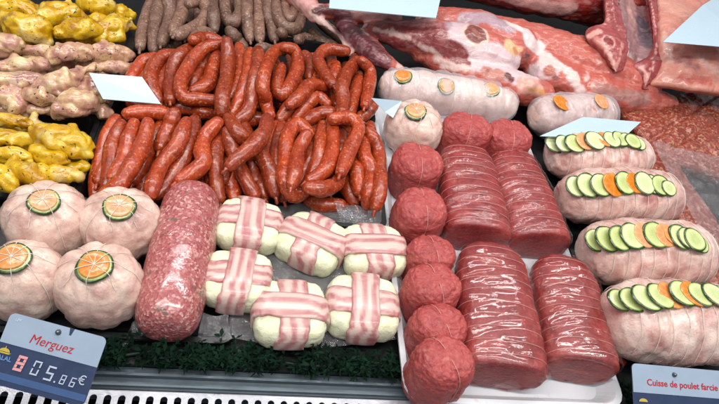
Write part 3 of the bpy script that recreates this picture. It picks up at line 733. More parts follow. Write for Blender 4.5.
# ---------------------------------------------------------------- long tied rolls
def roll_fn(a, b, rw, rh, seed, rings, depth, lump, e=3.0, z0=None, lsc=30, taper=(1, 1), sharp=.05, bend=None, ef=None, e2=2.0):
    a, b = np.asarray(a), np.asarray(b); ax = b-a; L = np.linalg.norm(ax); ax /= L
    sd = np.cross(ax, [0, 0, 1.0]); sd /= np.linalg.norm(sd); up = np.cross(sd, ax)
    def f(s, th, off=0.0):      # s in -1..1
        ee = ef if (ef and s > 0) else e
        k = (1-abs(s)**ee)**(1/ee) if abs(s) < 1 else 0
        tp = taper[0]+(taper[1]-taper[0])*(s+1)/2
        g = sum(math.exp(-((s-r)/sharp)**2) for r in rings)*depth
        base = (a+b)/2+ax*(L/2)*s
        if bend is not None: base = base+np.asarray(bend)*(1-s*s)
        p = sd*math.copysign(abs(math.cos(th))**(2/e2), math.cos(th))*rw*k*tp+up*math.copysign(abs(math.sin(th))**(2/e2), math.sin(th))*rh*k*tp
        q = base+p
        ll = lump*(nz(q, lsc, seed)+.5*nz(q, lsc*2.3, seed+5))
        p = p*(1-g+ll); rr = np.linalg.norm(p)
        p = p*(1+off/max(1e-5, rr)) if rr > 1e-5 else p
        q = base+p
        if z0 is not None and q[2] < z0: q = q.copy(); q[2] = z0+(q[2]-z0)*.1
        return q
    return f
def roll(f, ns=70, nt=40, smax=.9995):
    V = []; Fc = []
    ss = np.sin(np.linspace(-math.pi/2, math.pi/2, ns))*smax
    ss = np.where(np.abs(ss) < .8, np.linspace(-smax, smax, ns)*.45+ss*.55, ss*.55+.45*np.linspace(-smax, smax, ns))
    for s in ss:
        for j in range(nt): V.append(f(s, 2*math.pi*j/nt))
    for i in range(ns-1):
        for j in range(nt): a, b = i*nt+j, i*nt+(j+1) % nt; Fc.append((a, b, b+nt, a+nt))
    Fc.append(tuple(reversed(range(nt)))); Fc.append(tuple(range((ns-1)*nt, ns*nt)))
    return np.array(V), Fc
def ring_twine(f, s, parent, r=.0006, off=.0005, a0=-.4, a1=math.pi+.4, tilt=0.0, mat='string'):
    pts = [f(s+tilt*math.cos(t), t, off) for t in np.linspace(a0, a1, 22)]
    twine(np.array(pts), parent, r, mat=mat)
_fc = {}
def find_on(f, u, v, smin=-.97, smax=.97):
    if id(f) not in _fc:
        G = []
        for i in range(150):
            s_ = smin+(smax-smin)*i/149
            for j in range(64):
                th = math.pi*j/63; p = f(s_, th); n = np.cross(f(s_+.03, th)-p, f(s_, th+.12)-p); n /= max(1e-12, np.linalg.norm(n))
                n0 = p-(f(s_, 0)+f(s_, math.pi))/2
                if n.dot(n0) < 0: n = -n
                if n.dot(np.array([0, 0, H])-p) > .12*np.linalg.norm(np.array([0, 0, H])-p): G.append((*p, *n, *proj(p)))
        _fc[id(f)] = (f, np.array(G))
    G = _fc[id(f)][1]; r_ = G[np.argmin((G[:, 6]-u)**2+(G[:, 7]-v)**2)]
    return r_[:3], r_[3:6]
def film_wrinkle(V, Fc, seed, ax, g=1.0):
    # taut film: sharp ridges running mostly across the roast
    N = vnormals(V, Fc); o = np.zeros(len(V))
    for i, p in enumerate(V):
        s_ = p.dot(ax); q = (p-ax*s_)
        k = noise.noise(Vector((s_*85+seed*3+q[0]*18, q[0]*26+q[2]*16, seed)))
        k2 = noise.noise(Vector((s_*60-seed, q[0]*60, q[2]*60+seed)))
        k3 = noise.noise(Vector((s_*100+q[0]*30, q[0]*22+seed, q[2]*22)))
        o[i] = k3*.0030+max(0, .30-abs(k))*.0075*(.6+k2)+abs(k2)*.0012
    return V+N*(o*g)[:, None]
# mince roll
a, b = P(193, 200, .034), P(167.5, 318, .034)
ax = (b-a)/np.linalg.norm(b-a)
t = thing('mince_roll', ((a+b)/2*[1, 1, 0]), 'thick herbed mince roll wrapped tight in clear film', 'meat roll')
f = roll_fn(a-ax*.012, b+ax*.016, .0335, .033, 2.2, [], 0, .03, e=5, z0=.003)
V, Fc = roll(f, 70, 44); V = rough(V, Fc, .0007, 190, 1.0, 2); mk('mince', V, Fc, M['mince_roll'], t)
V, Fc = roll(lambda s, th: f(s, th, .0016), 70, 44); V = film_wrinkle(V, Fc, 4.0, ax*.35+np.array([.3, .2, .1]), .45); mk('cling_film', V, Fc, M['film'], t)
nv, nf = sweep(ppath([(137,330,1.2),(130,338,.6),(124,345,.4)], 8), np.linspace(.010, .003, 8), 10, flat=.4); nv = rough(nv, nf, .004, 90, 2)
mk('film_tail', nv, nf, M['bag'], t)

# rolled chicken with three carrot slices
a, b = P(389, 86, .040), P(506, 105, .040)
t = thing('chicken_roll', ((a+b)/2*[1, 1, 0]), 'long pale chicken roll with three carrot rounds beside the lamb', 'chicken roll', 'chickens at the head of the white tray')
ringz = [-.75, -.5, -.25, 0, .25, .5, .75]
ax = (b-a)/np.linalg.norm(b-a)
f = roll_fn(a-ax*.016, b+ax*.016, .033, .031, 6.1, ringz, .035, .05, e=3.2, z0=.006)
V, Fc = roll(f, 90, 44); V = rough(V, Fc, .0012, 110, 3, 2); mk('skin', V, Fc, M['chicken_roll'], t)
for s in ringz: ring_twine(f, s, t, .0005)
for i, (u, v) in enumerate(((403, 77), (446, 87), (491, 90))):
    p, n = find_on(f, u, v)
    disc('courgette_slice', p-n*.001, n, .0145, .003, M['cuc'], t, .95, i)
    disc('carrot_slice', p+n*.002, n, .0118, .0025, M['carrot'], t, .95, i)

V, Fc = roll(lambda s, th: f(s, th, .0048), 140, 60); V = film_wrinkle(V, Fc, 2.5, ax, 1.2); mk('cling_film', V, Fc, M['frost'], t)
# stuffed chicken legs topped with courgette and carrot
GL = 'stuffed chicken leg roasts with courgette topping'
def leg_roast(pa, pb, z, rw, rh, row, label, seed, nring=10, film=False, taper=(.95, 1)):
    a, b = P(*pa, z), P(*pb, z); ax = (b-a)/np.linalg.norm(b-a)
    t = thing('chicken_leg_roast', ((a+b)/2*[1, 1, 0]), label, 'stuffed roast', GL)
    rings = list(np.linspace(-.82, .82, nring))
    f = roll_fn(a-ax*rw*.3, b+ax*rw*.3, rw, rh, seed, rings, .022, .10, e=3.2, z0=.004, taper=taper, sharp=.035)
    V, Fc = roll(f, 120, 56); V = crease(V, Fc, .0016, 30, seed); V = rough(V, Fc, .0009, 110, seed, 2); mk('skin', V, Fc, M['leg_roast'], t)
    hits = [find_on(f, u, v) for u, v, *_ in row]
    mean = sum(n for p, n in hits); mean /= np.linalg.norm(mean)
    for i, ((u, v, kind, rp), (p, n)) in enumerate(zip(row, hits)):
        n = mean*.75+n*.25; n = n-ax*n.dot(ax)*.6; n /= np.linalg.norm(n)
        nn = n*.8+np.array([0, -.62, .78])*.2+ax*.13; nn /= np.linalg.norm(nn)
        r = (1.15+.04*math.sin(i*2.7+seed))*rp*mpp(u, v, z+rh)
        disc('courgette_slice' if kind == 'c' else 'carrot_slice', p+n*.0028, nn, r, .0017, M['cuc'] if kind == 'c' else M['carrot'], t, 1.0, seed+i, .0004)
    for s in rings: ring_twine(f, s, t, .00036, .0008 if film else .0016, -.3, math.pi+.3, .015)
    if film:
        V, Fc = roll(lambda s, th: f(s, th, .0052), 130, 60); V = film_wrinkle(V, Fc, seed, ax, 1.3); mk('cling_film', V, Fc, M['frost'], t)
    return t
leg_roast((538, 117), (606, 115), .040, .036, .034, [(560,104,'k',8),(600,103,'k',8)], 'film clouded chicken roast behind the white card, without courgette', 1.3, 7, True)
leg_roast((556, 156), (640, 158), .042, .041, .038, [(553,147,'c',10),(563,146,'c',10),(574,145,'c',10),(584,143,'k',9),(594,142,'c',10),(603,141,'k',8),(611,141,'c',9),(619,141,'c',8.5),(626,141,'c',8),(632,143,'c',8),(638,146,'c',7)], 'courgette topped chicken leg roast half covered by the white card', 2.9)
leg_roast((568, 197), (668, 198), .045, .043, .041, [(575,188,'c',11.5),(587,187,'c',12),(600,186,'c',12),(612,185,'k',11),(624,184,'c',11.5),(634,184,'k',10),(643,184,'c',11),(651,185,'c',10),(659,186,'c',10),(667,190,'c',8)], 'courgette topped chicken leg roast directly below the carded one', 4.6)
leg_roast((594, 252), (698, 255), .048, .047, .044, [(594,242,'c',11.5),(606,241,'c',13),(619,240,'c',13),(632,238,'c',13),(643,237,'k',12),(654,236,'c',13),(664,237,'k',11),(672,237,'k',10),(678,238,'c',12),(686,239,'c',11),(693,241,'c',11),(699,245,'c',9)], 'courgette topped chicken leg roast between the second and the labelled one', 6.2)
leg_roast((616, 320), (738, 325), .051, .050, .047, [(619,303,'c',12.5),(631,302,'c',14),(645,300,'c',14.5),(659,298,'c',14.5),(670,297,'k',13),(681,296,'c',14),(692,296,'k',13),(699,296,'c',13),(707,297,'k',12),(714,297,'c',13),(722,299,'c',13),(731,301,'c',12)], 'nearest courgette topped chicken leg roast, just above its own price label', 8.8)

# ---------------------------------------------------------------- beef
GB = 'small tied beef parcels on the white tray'
def beef_ball(u, v, wpx, hz, ry, label, seed, z0=.004):
    zc = z0+hz*.82; c = P(u, v, zc); rx = wpx/2*mpp(u, v, zc)
    t = thing('beef_parcel', (c[0], c[1], z0), label, 'beef parcel', GB)
    f = ball_fn(c, rx, rx*ry, hz, seed, 2, 1.35+seed*.05, .07, .030, 4.0, 40)
    V, Fc = ball(f, 110, 64); V = crease(V, Fc, .0007, 50, seed); V = rough(V, Fc, .0011, 95, seed, 2); V = rough(V, Fc, .0011, 280, seed+3, 2); mk('meat', V, Fc, M['beef_rough'], t)
    for k in range(2):
        a = 1.35+seed*.05+k*math.pi
        twine(np.array([f(a, ph, .0007) for ph in np.linspace(.05, 2.0, 16)]), t, .00036, mat='pink_string')
for i, d in enumerate([
 (463,140,52,.036,.85,'tied beef parcel at the head of the tray, touching the roast behind the film'),
 (504,146,48,.035,.95,'tied beef parcel tucked under the end of the chicken roll'),
 (414,173,52,.035,1.0,'tied beef parcel right below the round chicken'),
 (417,220,54,.036,1.02,'tall tied beef parcel beside the rear corner bacon parcel, second of its column'),
 (427,263,51,.032,.86,'smallest tied beef parcel, squeezed in the middle of its column'),
 (428,296,58,.035,.94,'tied beef parcel just above the last pair of its column'),
 (434,335,59,.033,.86,'flattened tied beef parcel touching the biggest one'),
 (437,373,64,.038,.92,'biggest tied beef parcel at the near corner of the white tray')]):
    beef_ball(*d, i*1.7+.5)
GR = 'film wrapped beef roasts on the white tray'
def beef_roast(pa, pb, z, wa, wb, rh, label, seed, nring=9, shine=True):
    a, b = P(*pa, z), P(*pb, z); ax = (b-a)/np.linalg.norm(b-a)
    t = thing('beef_roast', ((a+b)/2*[1, 1, 0]), label, 'beef roast', GR)
    r0 = wa/2*mpp(*pa, z); r1 = wb/2*mpp(*pb, z); rw = max(r0, r1)
    rings = list(np.linspace(-.82, .86, nring))
    f = roll_fn(a, b, rw, rh, seed, rings, .009, .05, e=4.0, z0=.005, taper=(r0/rw, r1/rw), sharp=.03, lsc=26, ef=16, e2=2.5)
    V, Fc = roll(f, 100, 48); V = rough(V, Fc, .0012, 150, seed, 2); mk('meat', V, Fc, M['beef'], t)
    for s in rings: ring_twine(f, s, t, .00032, .0004, -.3, math.pi+.3, .012, 'pink_string')
    V, Fc = roll(lambda s, th: f(s, th, .0034), 200, 72); V = film_wrinkle(V, Fc, seed, (b-a)/np.linalg.norm(b-a), .8 if shine else .6); mk('cling_film', V, Fc, M['film' if shine else 'film_dull'], t)
beef_roast((463,150), (478,240), .030, 54, 73, .029, 'dry looking beef roast standing behind the shiniest one', 1.2, 11, False)
beef_roast((508,155), (540,247), .030, 52, 68, .029, 'beef roast beside the first chicken leg roasts, rear right of the tray', 3.4, 11, False)
beef_roast((488,250), (504,378), .031, 70, 92, .031, 'biggest shiny beef roast at the near end of the tray, centre', 5.1, 10)
beef_roast((557,262), (581,372), .031, 64, 78, .030, 'shiny beef roast at the near tray corner by the chicken leg label', 7.7, 10)

# ---------------------------------------------------------------- bacon parcels
GP = 'bacon crossed parcels in clear film'
PINK, FAT = np.array(lin('#a86063')), np.array(lin('#cfb4ab'))
def bacon_parcel(u, v, wpx, dpx, rot, top, label, seed, z0=.004, hz=.0185):
    zc = z0+hz
    c = P(u, v, zc); A = wpx/2*mpp(u, v, zc); e = 4.2
    t = thing('bacon_parcel', (c[0], c[1], z0), label, 'bacon parcel', GP)
    ca, sa = math.cos(rot), math.sin(rot)
    Rz = np.array([[ca, -sa, 0], [sa, ca, 0], [0, 0, 1]])
    sg = lambda x, p: math.copysign(abs(x)**p, x)
    V = []; Fc = []; nt, npn = 48, 22
    B = A*dpx
    for i in range(npn+1):
        ph = -math.pi/2+math.pi*i/npn
        for j in range(nt):
            th = 2*math.pi*j/nt
            V.append(Rz@np.array([A*sg(math.cos(ph), 2/e)*sg(math.cos(th), 2/e), B*sg(math.cos(ph), 2/e)*sg(math.sin(th), 2/e), hz*sg(math.sin(ph), 2/3.2)])+c)
    for i in range(npn):
        for j in range(nt): a_, b_ = i*nt+j, i*nt+(j+1) % nt; Fc.append((a_, b_, b_+nt, a_+nt))
    V = np.array(V); V = crease(V, Fc, .0014, 50, seed); V = rough(V, Fc, .0012, 55, seed, 2); mk('filling', V, Fc, M['cheese'], t)
    # two rashers laid crosswise, following the parcel's surface
    for k, (dirx, off) in enumerate(((1-top, .0016), (top, .0034))):
        X, Y = (A, B) if dirx else (B, A)
        hw = Y*.40; nu, nv2 = 44, 16; pts = []; cols = []
        wob = seed*3+k*5
        for sgn in (1, -1):
            for i in range(nu):
                ph = math.radians(-108+216*i/(nu-1))
                for j in range(nv2):
                    w = (-1+2*j/(nv2-1)); edge = 1+.16*nz((ph*2.6, w*.3, wob), 1.0)
                    yy = w*hw*edge+.0030*math.sin(ph*1.3+wob)
                    kk = max(.05, 1-abs(yy/Y)**e)**(1/e)
                    oo = off*(1-.25*abs(w)**4) if sgn > 0 else off-.0034
                    x = (X*kk+oo)*sg(math.sin(ph), 2/e); z = (hz*kk+oo)*sg(math.cos(ph), 2/3.2)
                    p = np.array([x, yy, z]) if dirx else np.array([-yy, x, z])
                    pts.append(Rz@p+c)
                    sv = w*1.0+.16*nz((ph*1.2, 0, wob+2), 1.0)
                    st = .5+.5*math.sin(sv*7.2+2.6*nz((ph*2.0, w*.8, wob+9), 1.0)+(.4 if k else 1.2))
                    m_ = 1/(1+math.exp(-(st-.5)*14)); m_ = m_*(.78+.3*nz((ph*4, w*3, wob), 1.3)+.35*nz((ph*9, w*2, wob), 1.0))
                    cols.append(FAT*(1-m_)+PINK*m_)
        Ff = []; N = nu*nv2
        for i in range(nu-1):
            for j in range(nv2-1):
                q = i*nv2+j; Ff.append((q, q+nv2, q+nv2+1, q+1)); Ff.append((N+q, N+q+1, N+q+nv2+1, N+q+nv2))
        for i in range(nu-1):
            for j in (0, nv2-1):
                q = i*nv2+j; Ff.append((q, N+q, N+q+nv2, q+nv2) if j == 0 else (q, q+nv2, N+q+nv2, N+q))
        mk('bacon_rasher', np.array(pts), Ff, M['bacon'], t, colors=np.clip(np.array(cols), 0, 1))
def ang(du, dv, u, v):
    p, q = P(u-du, v-dv, .05), P(u+du, v+dv, .05); return math.atan2(q[1]-p[1], q[0]-p[0])
for i, (u, v, w, d, top, dirv, label, z0) in enumerate([
 (249,227,65,.88,0,(10,1.6),'bacon parcel nearest the mince roll top, rasher leaning away from it',.010),
 (312,243,66,.92,1,(10,4.6),'diagonally turned bacon parcel in the rear row',.010),
 (373,252,63,.92,1,(10,.3),'bacon parcel in the corner between merguez and the white tray',.010),
 (237,281,67,.92,0,(10,1.2),'bacon parcel overlapping the mince roll side, middle height',.012),
 (290,314,72,.95,1,(10,.2),'front bacon parcel with its broad rasher lying crosswise',.008),
 (362,308,73,.92,0,(10,.8),'front bacon parcel with its broad rasher pointing to the viewer',.008)]):
    bacon_parcel(u, v, w, d, ang(*dirv, u, v), top, label, i*1.9+.3, z0)

# ---------------------------------------------------------------- relief sheets (film, mince, hanging flank)
def grid(ctrl, nu, nv, thick=0.0, amp=0.0, sc=40, seed=0., oct=2):
    """ctrl: rows of (u,v,zcm); smooth surface through them, optionally thickened"""
    rows = [crom(np.array([P(u, v, z/100) for u, v, z in r]), nu) for r in ctrl]
    A = np.array(rows); G = np.array([crom(A[:, j], nv) for j in range(nu)]).transpose(1, 0, 2)
    V = G.reshape(-1, 3); Fc = [(i*nu+j, i*nu+j+1, (i+1)*nu+j+1, (i+1)*nu+j) for i in range(nv-1) for j in range(nu-1)]
    N = vnormals(V, Fc)
    if N[:, 2].mean() < 0: Fc = [tuple(reversed(q)) for q in Fc]; N = -N
    if amp: V = V+N*(np.array([sum(nz(p, sc*2**k, seed+k)/2**k for k in range(oct)) for p in V])*amp)[:, None]
    if thick:
        n = len(V); V = np.vstack([V, V-N*thick]); Fb = [tuple(i+n for i in reversed(q)) for q in Fc]
        e = []
        bd = [i for i in range(nu)]+[i*nu+nu-1 for i in range(1, nv)]+[(nv-1)*nu+j for j in range(nu-2, -1, -1)]+[i*nu for i in range(nv-2, 0, -1)]
        for a_, b_ in zip(bd, bd[1:]+bd[:1]): e.append((a_, b_, b_+n, a_+n))
        Fc = Fc+Fb+e
    return V, Fc
# ground meat heap on the right with scored top
V, Fc = grid([[(612,104,2.0),(650,100,3.0),(690,92,3.2),(735,96,3)], [(630,120,3.4),(660,118,4.2),(695,112,4.2),(740,120,3.6)], [(646,140,3.2),(680,138,4.2),(710,140,4.2),(745,150,3.6)], [(655,160,2.5),(690,165,3.4),(720,175,3.4),(760,190,3)]], 70, 56, .02, .0022, 110, 1.5, 3)
for i, p in enumerate(V[:70*56]):
    q = proj(p)
    for (x0, y0, x1, y1) in ((655,104,712,150),(690,96,735,130),(650,140,720,92),(668,150,735,108)):
        d = abs((y1-y0)*(q[0]-x0)-(x1-x0)*(q[1]-y0))/math.hypot(x1-x0, y1-y0)
        V[i, 2] -= .005*math.exp(-(d/2.0)**2)
tag(mk('ground_meat', V, Fc, M['mince_heap']), 'coarse reddish brown ground meat heap scored with crossing grooves', 'ground meat')
V, Fc = grid([[(634,140,2.4),(650,138,3),(664,140,2.6)], [(655,180,2.6),(672,180,3.2),(690,182,2.6)], [(680,225,2.4),(700,225,3.2),(722,228,2.6)], [(705,290,2.2),(730,290,3),(755,290,2.4)]], 26, 80, .02, .002, 110, 4.5, 3)
tag(mk('ground_meat', V, Fc, M['mince_heap']), 'narrow strip of ground meat along the ends of the chicken leg roasts', 'ground meat')
V, Fc = grid([[(650,140,4.2),(690,150,4.8),(735,160,4.6)], [(668,175,3.9),(700,180,4.6),(740,190,4.4)], [(690,210,3.8),(715,212,4.4),(750,220,4.2)], [(706,240,3.6),(730,250,4.2),(760,255,4)]], 60, 60, 0, .005, 28, 6.5, 3)
tag(mk('plastic_film', V, Fc, M['milky']), 'cloudy crumpled film sheet spread over the ground meat strip', 'plastic film')
V, Fc = grid([[(270,207,1.0),(310,203,1.6),(350,205,1.8),(392,210,1.0)], [(265,255,1.6),(310,262,1.8),(350,268,2),(400,262,1.2)], [(232,308,1.6),(270,318,1.4),(330,318,1.6),(403,312,1.4)], [(232,338,1.3),(280,346,1.2),(340,346,1.1),(406,338,1.2)]], 80, 70, 0, .004, 26, 2.5, 3)
tag(mk('plastic_film', V, Fc, M['bag']), 'loose clear film sheet the bacon parcels are resting on', 'plastic film')
V, Fc = grid([[(335,203,3.0),(360,206,3.2),(386,212,2.4)], [(338,214,3.0),(362,217,3.4),(390,224,2.6)], [(342,224,2.2),(366,228,2.6),(395,234,2.2)]], 40, 24, 0, .004, 45, 7.5, 3)
tag(mk('plastic_film', V, Fc, M['bag']), 'dark glinting film flap lying over the lowest merguez', 'plastic film')
V, Fc = grid([[(202,312,2.2),(215,316,2.4),(228,313,2.0)], [(200,326,1.9),(212,330,2.0),(230,328,1.8)], [(198,338,1.2),(212,341,1.3),(232,339,1.3)]], 40, 34, 0, .003, 90, 3.5, 3)
tag(mk('plastic_film', V, Fc, M['bag']), 'small glinting scrap of film beside the mince roll foot', 'plastic film')

# ---------------------------------------------------------------- lamb
def projv(V):
    c = (V-np.array([0, 0, H])) @ R
    return np.c_[CX+F*c[:, 0]/c[:, 2], CY+F*c[:, 1]/c[:, 2], c[:, 2]]
def paint(V, base, paints, seed=0., warp=.005):
    """colour patches (fat, silverskin, muscle, plus painted gap shade and sheen) grown round spots lying on the meat's own surface"""
    col = np.tile(np.array(lin(base)), (len(V), 1)); Q = projv(V)
    Vw = V+np.array([[nz(p, 45, 1+seed)+.6*nz(p, 120, 4), nz(p, 45, 2+seed)+.6*nz(p, 120, 5), nz(p, 45, 3+seed)] for p in V])*warp
    for pp, rp, c, soft in paints:
        if len(pp) > 1: pts = crom(np.array([(u, v, 0) for u, v in pp], float), max(6, int(sum(math.dist(a, b) for a, b in zip(pp, pp[1:]))/3)))[:, :2]
        else: pts = np.array(pp, float)
        D = np.full(len(V), 1e9)
        for u, v in pts:
            d2 = (Q[:, 0]-u)**2+(Q[:, 1]-v)**2; near = np.where(d2 < 16)[0]
            if not len(near): continue
            a_ = V[near[np.argmin(Q[near, 2])]]
            D = np.minimum(D, np.linalg.norm(Vw-a_, axis=1)/(Q[:, 2]/F))
        soft *= .55; k = np.clip((rp*(1+soft)-D)/(rp*2*soft), 0, 1)[:, None]; k = k*k*(3-2*k)
        col = col*(1-k)+np.array(lin(c))*k
    return col
def lamb(name, caps, paints, base, label, voxel=.0024, amp=.0032, seed=0., it=6, cat='lamb joint'):
    parts = []
    for pp, rp, flat in caps:
        n = max(8, len(pp)*5); w = ppath(pp, n)
        rr = np.interp(np.linspace(0, 1, n), np.linspace(0, 1, len(rp)), [r*mpp(*pp[min(i, len(pp)-1)][:2], pp[min(i, len(pp)-1)][2]/100) for i, r in enumerate(rp)])
        parts.append(sweep(w, rr, 18, flat))
    V, Fc = remesh(parts, voxel, it)
    V = rough(V, Fc, amp, 34, seed, 4)
    return tag(mk(name, V, Fc, M['lamb'], colors=paint(V, base, paints, seed)), label, cat)
lamb('leg_of_lamb', [
  ([(294,-10,6),(306,4,6),(315,15,6)], [15,11,8], 1),
  ([(314,16,6),(331,29,5.6),(344,39,5),(350,54,4)], [5,3.6,3.6,4], .8),
  ([(314,11,6.5),(345,13,7),(390,18,7.5)], [7,8,12], 1),
  ([(336,19,5.2),(362,42,5.2),(383,60,5),(400,71,4)], [5,12,14,5], .8),
  ([(368,28,6.5),(395,34,6.8),(430,40,7),(465,50,7),(495,60,6.6)], [7,14,22,26,24], 1),
  ([(430,22,6.5),(478,36,7),(515,48,7)], [16,24,22], 1),
  ([(420,54,5.0),(470,74,5.4),(510,87,5.2),(542,95,4.4)], [8,15,18,13], 1),
  ([(545,74,5),(600,92,4.4),(668,104,3.0)], [22,20,11], .9),
  ([(470,26,5.8),(530,46,6),(585,66,5.8),(640,86,5.0)], [16,25,29,20], .9),
  ([(478,27,9.3),(479,32,9.3)], [13,13], .7),
  ([(515,44,9.0),(517,49,8.8)], [9,9], .8),
  ([(486,72,7),(496,76,6.8)], [9,8], .8),
  ([(528,86,6.6),(540,92,5.8)], [11,9], .9),
 ], [
  ([(340,8),(380,12),(430,16)], 7, '#b98682', .4),
  ([(294,-4),(303,3),(311,12)], 13, '#d8a29c', .3),
  ([(316,17),(330,28),(344,38),(349,54)], 6, '#dcb9ae', .4),
  ([(320,14),(342,17),(362,24)], 4.5, '#5a2322', .5),
  ([(340,22),(362,40),(383,58)], 12, '#6d303a', .3),
  ([(345,24),(370,42),(388,56)], 1.6, '#a9787c', .8),
  ([(352,38),(372,54),(388,66)], 1.4, '#98626a', .8),
  ([(402,60),(404,70)], 4.5, '#d6aca8', .5),
  ([(385,30),(420,36),(450,42),(465,52)], 17, '#87383a', .25),
  ([(390,24),(388,31),(391,37)], 1.6, '#b98e8e', .6),
  ([(398,20),(425,20),(440,22)], 3, '#a8686a', .6),
  ([(362,24),(370,30),(398,38),(420,49),(440,60)], 3, '#d4b4ac', .5),
  ([(455,22),(480,14),(510,22)], 9, '#a58a94', .5),  # grey-purple sheen painted in as colour
  ([(462,22),(458,34),(468,46),(500,56),(520,66)], 10, '#c9b0b5', .4),
  ([(475,58),(500,66),(530,72),(550,60)], 12, '#d0b8bb', .35),
  ([(510,18),(526,26),(536,40),(545,54)], 8, '#dccbca', .35),
  ([(448,52),(460,60)], 9, '#7a302f', .25),
  ([(478,29)], 15.5, '#d3b6aa', .12),
  ([(478,29)], 12.5, '#713028', .14),
  ([(472,26),(481,33)], 3, '#94564a', .6),
  ([(516,44)], 10.5, '#d6b084', .3), ([(520,50)], 4, '#c27f5c', .6),
  ([(528,61)], 3, '#5e3a48', .5),
  ([(484,71),(498,76)], 7.5, '#b5776a', .4), ([(488,70)], 2.5, '#8a4038', .6),
  ([(508,73)], 4.5, '#5f2a2c', .5), ([(512,84)], 3.5, '#70302e', .5),  # dark gaps beside the fat lumps: shade painted onto the surface
  ([(522,84),(538,90)], 10, '#d29c8e', .35), ([(530,94),(545,95)], 3, '#c08a50', .6),
  ([(462,68),(446,66),(436,62)], 4.5, '#d4b5ae', .5),
  ([(546,56),(562,64),(576,78),(580,92)], 5, '#d9c0bb', .5),
  ([(551,68)], 6, '#a3543f', .4), ([(558,80)], 4, '#8b4a48', .5),
  ([(590,70),(590,88)], 3, '#d2a9a0', .7),
  ([(600,62),(608,80)], 2, '#cf958a', .7),
  ([(600,95),(650,100)], 7, '#a5716a', .5),
 ], '#b5574a', 'whole leg of lamb with white tendon, lying across the back', seed=3.0)
lamb('lamb_joint', [
  ([(470,-22,9),(540,-5,9.5),(600,2,9.5)], [22,20,22], 1), ([(560,-10,9.5),(612,6,9),(640,4,9)], [26,24,20], 1)], [
  ([(490,-6),(530,6),(572,14)], 7, '#c99490', .5), ([(570,0),(560,-10)], 6, '#c07a74', .6)],
  '#861f1c', 'deep red lamb joint behind the leg, at the top edge', .004, .003, 8.0)
# rib racks: a saw-cut marbled face and the rib panel running away from it
def panel(name, ctrl, nu, nv, thick, base, paints, parent, seed, amp=.003):
    V, Fc = grid(ctrl, nu, nv, thick, amp, 60, seed, 3)
    return mk(name, V, Fc, M['lamb'], parent, colors=paint(V, base, paints, seed, .003))
GRK = 'split lamb rib racks'
c0 = P(622, 30, 0)
t = thing('rib_rack', (c0[0], c0[1], 0), 'lamb rib rack with round chop eye on its marbled cut face', 'rib rack', GRK)
panel('rib_panel', [
 [(612,-25,14.5),(622,-25,14.2),(640,-25,12.6),(660,-25,12.6)],
 [(613,0,13.6),(622,0,13.2),(640,0,11.6),(657,0,11.8)],
 [(620,25,12.2),(626,26,11.6),(642,26,10.2),(656,26,10.8)],
 [(622,48,10.4),(627,50,9.6),(640,52,8.8),(652,52,9.4)],
 [(617,69,8.4),(624,70,7.8),(632,70,7.2),(642,70,7.4)]], 50, 60, .010, '#9c7274',
 [([(634,-10),(636,20)], 6, '#b98a86', .5), ([(644,20),(646,40)], 8, '#6d5c68', .5), ([(632,50),(634,64)], 6, '#c4b0ac', .5), ([(634,52)], 2.5, '#8f3236', .5), ([(648,-10),(649,15)], 4, '#a8605c', .5), ([(620,-10),(623,12),(627,30)], 2, '#6b1c22', .5), ([(616,-10),(619,10),(625,28)], 1.6, '#d0968f', .5)], t, 2.0)
panel('cut_face', [
 [(604,-25,15),(608,-25,15.2),(613,-25,15.2),(618,-25,14.8)],
 [(606,0,14.2),(609,0,14.3),(613,0,14.2),(617,0,13.8)],
 [(604,22,12.8),(609,20,13.2),(616,18,13.2),(623,20,12.6)],
 [(588,28,11.6),(599,26,12.6),(611,27,12.8),(626,32,12)],
 [(586,38,10.9),(599,41,11.8),(613,43,12),(628,46,11.2)],
 [(596,51,9.8),(606,54,10.6),(617,56,10.8),(627,58,10.2)],
 [(609,67,8.4),(613,70,8.8),(618,72,8.8),(624,70,8.6)]], 44, 74, .016, '#9a3f42',
 [([(588,33),(592,30),(600,28)], 3.4, '#d79f94', .5), ([(596,36),(600,44)], 5, '#c27a72', .5), ([(611,38)], 8.2, '#d59d94', .2), ([(611,38)], 6.2, '#84262a', .2), ([(604,52),(612,62),(617,70)], 2.4, '#d6a69c', .6), ([(624,40),(624,56),(620,68)], 2.2, '#c98a82', .6), ([(607,0),(606,20)], 1.6, '#c88880', .6), ([(615,-10),(616,10),(622,28)], 1.3, '#d59c94', .6), ([(612,-10),(612,12),(616,26)], 1.4, '#701c22', .6), ([(603,33)], 2.5, '#8e2c30', .5), ([(617,50)], 3, '#8e2a2e', .5)], t, 4.0, .0022)
c0 = P(690, 40, 0)
t = thing('rib_rack', (c0[0], c0[1], 0), 'broad salmon pink lamb rib rack nearest the right white card', 'rib rack', GRK)
panel('rib_panel', [
 [(652,-25,14.4),(664,-25,15.2),(700,-25,15.6),(760,-25,14.6)],
 [(655,0,13.6),(664,0,14.4),(700,0,14.8),(760,0,14)],
 [(657,36,11.8),(666,34,12.8),(700,38,13.4),(760,44,12.6)],
 [(656,64,9.4),(668,62,10.6),(700,66,11.4),(760,72,10.6)],
 [(650,84,7.4),(666,85,8.2),(700,90,9),(760,96,8.6)]], 70, 60, .016, '#c98474',
 [([(668,45),(690,55)], 4, '#b06a60', .7), ([(672,58),(700,64)], 3, '#9a6464', .8), ([(665,0),(690,10)], 10, '#cf9482', .6), ([(680,76),(712,80)], 4, '#b8564a', .7), ([(700,55),(719,70)], 4, '#d4a498', .7), ([(664,30),(668,60)], 3, '#d6a89c', .6)], t, 5.0)
